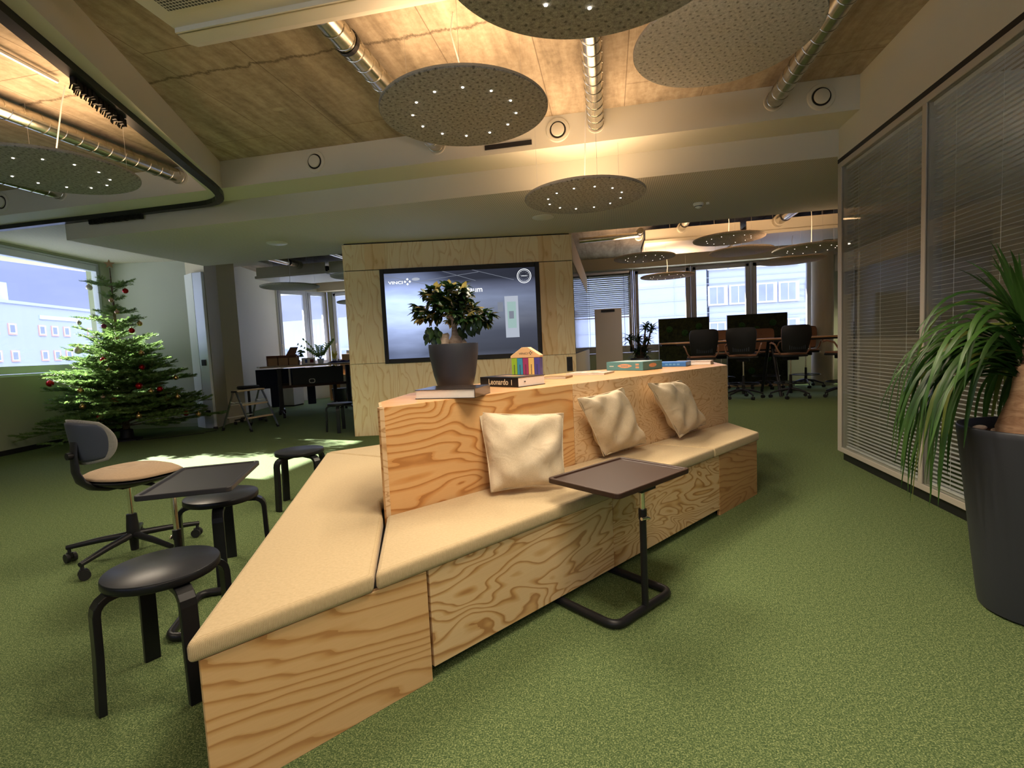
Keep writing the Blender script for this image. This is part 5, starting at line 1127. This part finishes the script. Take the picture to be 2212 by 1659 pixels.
def make_bar_chair():
    t=thing('bar_chair','x','chair'); BK=[.10,.10]
    for k in range(5):
        a=R_(18)+k*2*pi/5; c,s_=cos(a),sin(a); ar=MB().tube([(.02*c,.02*s_,.16),(.15*c,.15*s_,.145),(.33*c,.33*s_,.085)],[.024,.020,.013],8).build('base_arm',M['blackp'],t,smooth=True)
        mb=MB(); mb.tube([(.325*c,.325*s_,.085),(.325*c,.325*s_,.04)],.008,6); mb.at((.325*c,.325*s_,.030),(0,0,a+.7)); mb.tube([(-.024,0,0),(-.006,0,0)],.030,14); mb.tube([(.006,0,0),(.024,0,0)],.030,14); mb.build('caster',M['blackp'],ar,smooth=True)
    MB().lathe([(.028,.08),(.030,.17),(.024,.30),(.022,.42)],16).build('column',M['blackp'],t,smooth=True); MB().tube([(0,0,.40),(0,0,.70)],.013,10).build('gas_spring',M['chrome'],t,smooth=True)
    rg=MB(); rg.tube([(.27*cos(2*pi*k/32),.27*sin(2*pi*k/32),.272) for k in range(32)],.009,8,closed=True)
    for k in range(3): a=2*pi*k/3; rg.tube([(.02*cos(a),.02*sin(a),.262),(.27*cos(a),.27*sin(a),.272)],.007,6)
    rg.build('foot_ring',M['black'],t,smooth=True)
    MB().box(-.10,.10,-.10,.10,.68,.74).build('mechanism',M['blackp'],t,bevel=.01)
    MB().prism(rrect(-.235,.235,-.22,.24,.10,6),.74,.775).build('seat_shell',M['blackp'],t,bevel=.012)
    MB().prism(rrect(-.225,.225,-.20,.235,.10,6),.776,.805).build('seat_pad',M['browncloth'],t,bevel=.013,seg=3)
    # back: curved shell, back side has vertical slots. front is +y
    def bk(nm,mt,hw,z0,z1,off,th):
        N=16;K=10;vs=[];fs=[]
        for sd in (0,1):
            for i in range(K+1):
                for j in range(N+1):
                    u=-1+2*j/N; v=i/K; hwz=hw*(.86+.14*min(1,v*1.6))*(1 if v<.9 else 1-.05*(v-.9)*10)
                    u_=u*sqrt(max(0,1-.10*(2*v-1)**6)); x=hwz*u_; y=-.235+.075*u*u-.045*sin(v*pi*.8)+off+(th if sd else 0)-.03*v; vv=v-.04*(u**6)*(1 if v>.5 else -1)
                    vs.append((x,y,z0+(z1-z0)*vv))
        P=(K+1)*(N+1)
        for sd in (0,1):
            for i in range(K):
                for j in range(N): a=sd*P+i*(N+1)+j; q=(a,a+1,a+N+2,a+N+1); fs.append(q[::-1] if sd else q)
        bd=[(0,j) for j in range(N)]+[(i,N) for i in range(K)]+[(K,j) for j in range(N,0,-1)]+[(i,0) for i in range(K,0,-1)]
        for q in range(len(bd)): a=bd[q][0]*(N+1)+bd[q][1]; b=bd[(q+1)%len(bd)][0]*(N+1)+bd[(q+1)%len(bd)][1]; fs.append((a,a+P,b+P,b))
        return MB().add(vs,fs).build(nm,mt,t,smooth=True)
    b_=bk('back_shell',M['blackp'],.255,.82,1.30,0,.02); bk('back_pad',M['browncloth'],.250,.84,1.29,.021,.022)
    sl=MB()
    for k in range(9): x=-.13+.0325*k; sl.box(x-.004,x+.004,-.262+.9*x*x,-.255+.9*x*x,.87,.99)
    sl.build('back_ribs',M['chairblue'],b_)
    for sg in (-1,1):
        MB().tube([(sg*.20,-.10,.76),(sg*.275,-.12,.86),(sg*.30,-.06,.97),(sg*.295,.08,1.0),(sg*.28,.17,.985)],[(.013,.016)]*5,8).build('armrest',M['browncloth'],t,smooth=True)
    return t
bc=make_bar_chair(); bc.location=(1.68,9.92,0); bc.rotation_euler=(0,0,R_(4)); bc['label']='high black chair nearest the dracaena, partly behind the bench end'; bc['group']='high swivel chairs at the meeting table'
for x_,y_,a_,lb in ((2.40,9.86,-22,'high black chair second from the left on the near table side'),(3.18,9.80,8,'high black chair third from the left on the near table side'),(4.02,9.75,30,'high chair cut off by the glass partition post'),
    (2.36,11.52,176,'high chair behind the table seen left of the second near chair'),(3.28,11.62,185,'high chair on the window side behind the third near chair'),(4.08,11.66,172,'high chair on the window side nearest the round column')):
    c_=copy_tree(bc); c_.location=(x_,y_,0); c_.rotation_euler=(0,0,R_(a_)); c_['label']=lb
def moss_panel(x0,x1,y,label,seed):
    t=thing('moss_screen',label,'room divider',((x0+x1)/2,y,0),0,'moss covered room dividers'); w_=(x1-x0)/2
    MB().box(-w_,w_,-.03,.03,.10,1.62).build('moss_board',M['moss'],t,bevel=.01)
    MB().box(-w_-.008,-w_,-.035,.035,.10,1.63).build('frame_side',M['alu'],t); MB().box(w_,w_+.008,-.035,.035,.10,1.63).build('frame_side',M['alu'],t); MB().box(-w_,w_,-.035,.035,1.62,1.63).build('frame_top',M['blackp'],t)
    MB().box(-w_-.02,w_+.02,-.14,.14,.0,.045).build('foot_board',M['ply_edge'],t,bevel=.004); MB().box(-w_+.05,w_-.05,-.03,.03,.045,.10).build('foot_block',M['blackp'],t)
    r_=random.Random(seed)
    for cx_,cz_ in ((-.30,1.38),(.02,1.28),(.34,1.42),(-.1,.35),(.25,.62)):
        MB().at((cx_+r_.uniform(-.03,.03),-.03,cz_),(pi/2,0,0)).lathe([(.075,0),(.068,.02),(.04,.035),(.005,.04)],18,False,True).build('moss_cushion',M['moss_ball'],t,smooth=True)
moss_panel(1.14,2.245,12.22,'dark moss screen behind the leftmost high chair',3); moss_panel(2.64,3.89,12.22,'dark moss screen in the middle of the far windows',4)
# whiteboard and dracaena
wb=thing('whiteboard','tall pale mobile whiteboard with a black clip, in front of the far window','whiteboard',(-.01,10.1,0),R_(-3))
MB().box(-.26,.26,-.012,.012,.10,1.805).build('board',M['board'],wb,bevel=.006); MB().box(-.13,.13,-.03,-.012,1.745,1.79).build('clip',M['black'],wb,bevel=.004)
for x_ in (-.22,.22): MB().box(x_-.02,x_+.02,-.20,.20,0,.03).build('foot',M['alu'],wb); MB().box(x_-.015,x_+.015,-.01,.01,.03,.10).build('foot_post',M['alu'],wb)
dr=thing('dracaena','dracaena with spiky tufts in a tall dark planter by the second window','potted plant',(.585,10.3,0))
MB().lathe([(.15,0),(.165,.02),(.185,.80),(.178,.81),(.16,.79)],28).build('planter',M['potblack'],dr,smooth=True)
r_=random.Random(8); sm_=MB(); lf=MB()
for (ax,ay,hz) in ((-.19,.0,1.27),(-.02,.05,1.22),(.13,-.02,1.48),(.24,.02,1.42),(.02,-.05,1.05),(.14,.03,1.22),(-.05,0,.98),(.1,0,.95)):
    sm_.tube([(ax*.15,ay*.2,.78),(ax*.7,ay,.78+(hz-.78)*.5),(ax,ay,hz)],[.022,.018,.013],8)
    for _ in range(46): a=r_.uniform(0,6.28); lf.leaf((ax,ay,hz-r_.uniform(0,.14)),(cos(a),sin(a),r_.uniform(-.3,1.2)),r_.uniform(.13,.22),.034,(0,0,1),.35,taper=.8)
sm_.build('stems',M['bark'],dr,smooth=True); tag(lf.build('foliage',M['ficus'],dr),kind='stuff')
# blind in the first far window
wbd=thing('window_blind','half lowered silver venetian blind at the first far window','blind',(-.06,12.62,0)); b=MB(); z=2.78
while z>1.78: b.add([(-.60,-.024,z-.020),(.58,-.024,z-.020),(.58,.024,z+.020),(-.60,.024,z+.020),(-.60,-.022,z-.0215),(.58,-.022,z-.0215),(.58,.026,z+.0185),(-.60,.026,z+.0185)],[(0,1,2,3),(7,6,5,4),(0,4,5,1),(2,6,7,3)]); z-=.048
b.build('slats',plain('grey_green_slat',(.34,.37,.33),.4,.1),wbd); MB().box(-.60,.58,-.035,.035,2.80,2.85).build('head_rail',M['alu'],wbd); MB().box(-.60,.58,-.03,.03,1.735,1.76).build('bottom_rail',M['alu'],wbd)
for x_ in (-.40,.44): MB().tube([(x_,-.034,1.0),(x_,-.034,2.80)],.004,5).build('cord',M['blackp'],wbd)

# ================================================================== outside: buildings, ground
struct(MB().box(-260,260,-160,320,-14.2,-14),'ground',plain('street_ground',(.30,.31,.30),.9,var=.2,sc=.05),'grey street level far below the windows','ground')
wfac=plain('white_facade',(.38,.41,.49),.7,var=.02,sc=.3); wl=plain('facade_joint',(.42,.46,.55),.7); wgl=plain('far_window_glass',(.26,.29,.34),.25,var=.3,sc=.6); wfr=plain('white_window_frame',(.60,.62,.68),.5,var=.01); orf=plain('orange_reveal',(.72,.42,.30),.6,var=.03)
# left building with orange window reveals
A=Vector((-68.5,44.8)); Bq=Vector((-72.6,56.8)); dv=(Bq-A).normalized(); ang=atan2(dv.y,dv.x)
lbg=thing('office_building','white building with orange framed windows across the street on the left','building',(A.x-dv.x*40,A.y-dv.y*40,0),ang)
MB().box(0,90,0,14,-14,9.1).build('facade',wfac,lbg); MB().box(0,90,-.15,14,9.1,9.45).build('roof_edge',wl,lbg); MB().box(22,45.4,2,10,9.45,11.9).build('roof_house',plain('glass_penthouse',(.45,.55,.62),.3),lbg)
for zr in (6.1,2.9,-.25,-3.4,-6.5):
    for xs in (36.5,40.3,42.7,47.2,49.3,51.4,56,58,62,64,31,28.6,24):
        f=MB().box(xs-.55,xs+.62,-.10,-.0,zr-.72,zr+.62).build('window_reveal',orf,lbg); MB().box(xs-.48,xs+.38,-.14,-.10,zr-.58,zr+.52).build('window_frame',wfr,f); MB().box(xs-.36,xs+.26,-.17,-.14,zr-.44,zr+.42).build('window_glass',wgl,f)
MB().box(47,54,-.1,0,7.5,8.0).build('sign_board',plain('pale_green_sign',(.55,.66,.52),.6),lbg)
# right opposite building: panelled wing and windowed wing
rb=thing('facade_building','pale clad office block close behind the far windows on the right','building',(0,58,0))
MB().box(10.75,60,0,15,-14,40).build('facade',wfac,rb)
for k in range(18): z=-3+k*.62+0; MB().box(10.5,40,-.06,0,z,z+.035).build('cladding_joint',wl,rb)
for zr in (1.75,5.6,-2.2,9.4):
    for k in range(9):
        xs=11.6+k*2.15+(.6 if k>=2 else 0)+(.5 if k>=4 else 0)
        f=MB().box(xs-1.0,xs+1.0,-.22,-.06,zr-1.05,zr+1.05).build('window_frame',wfr,rb); MB().box(xs-.80,xs+.62,-.26,-.22,zr-.86,zr+.88).build('window_glass',wgl,f); MB().box(xs-.12,xs-.04,-.28,-.26,zr-.86,zr+.88).build('window_bar',wfr,f)
wg=thing('panelled_building','blank white panelled wall behind the second far window','building',(10.4,57.5,0),R_(180-6))
MB().box(0,32,-2.0,0,-14,40).build('facade',wfac,wg)
for k in range(12): MB().box(0,32,0,.06,-4+k*1.55,-3.93+k*1.55).build('panel_joint',wl,wg)
for k in range(6): MB().box(3.2+k*5.3,3.26+k*5.3,0,.06,-14,40).build('panel_joint',wl,wg)
# far white blocks seen through the bay
fb=thing('distant_building','white hall building with a small red sign far behind the bay windows','building',(-95,118,0),R_(-6))
MB().box(0,75,0,14,-14,10.4).build('facade',wfac,fb); MB().box(30,75,-2,0,-14,2.8).build('lower_front',wfac,fb)
for zr in (1.0,-4.3): MB().box(28,75,-2.3,-2,zr-1.2,zr+1.2).build('window_band',wgl,fb)
for k in range(20): MB().box(28.4+k*2.4,28.8+k*2.4,-2.5,-2.3,-.3,2.3).build('window_bar',wfr,fb)
MB().box(11.5,13.3,-.3,0,-5,3.2).build('window_band',wgl,fb)
text_mesh('red_sign','westaup',2.6,plain('red_letters',(.75,.06,.08),.6),fb,(47.5,-2.2,6.1),ext=.1,bold=.04)
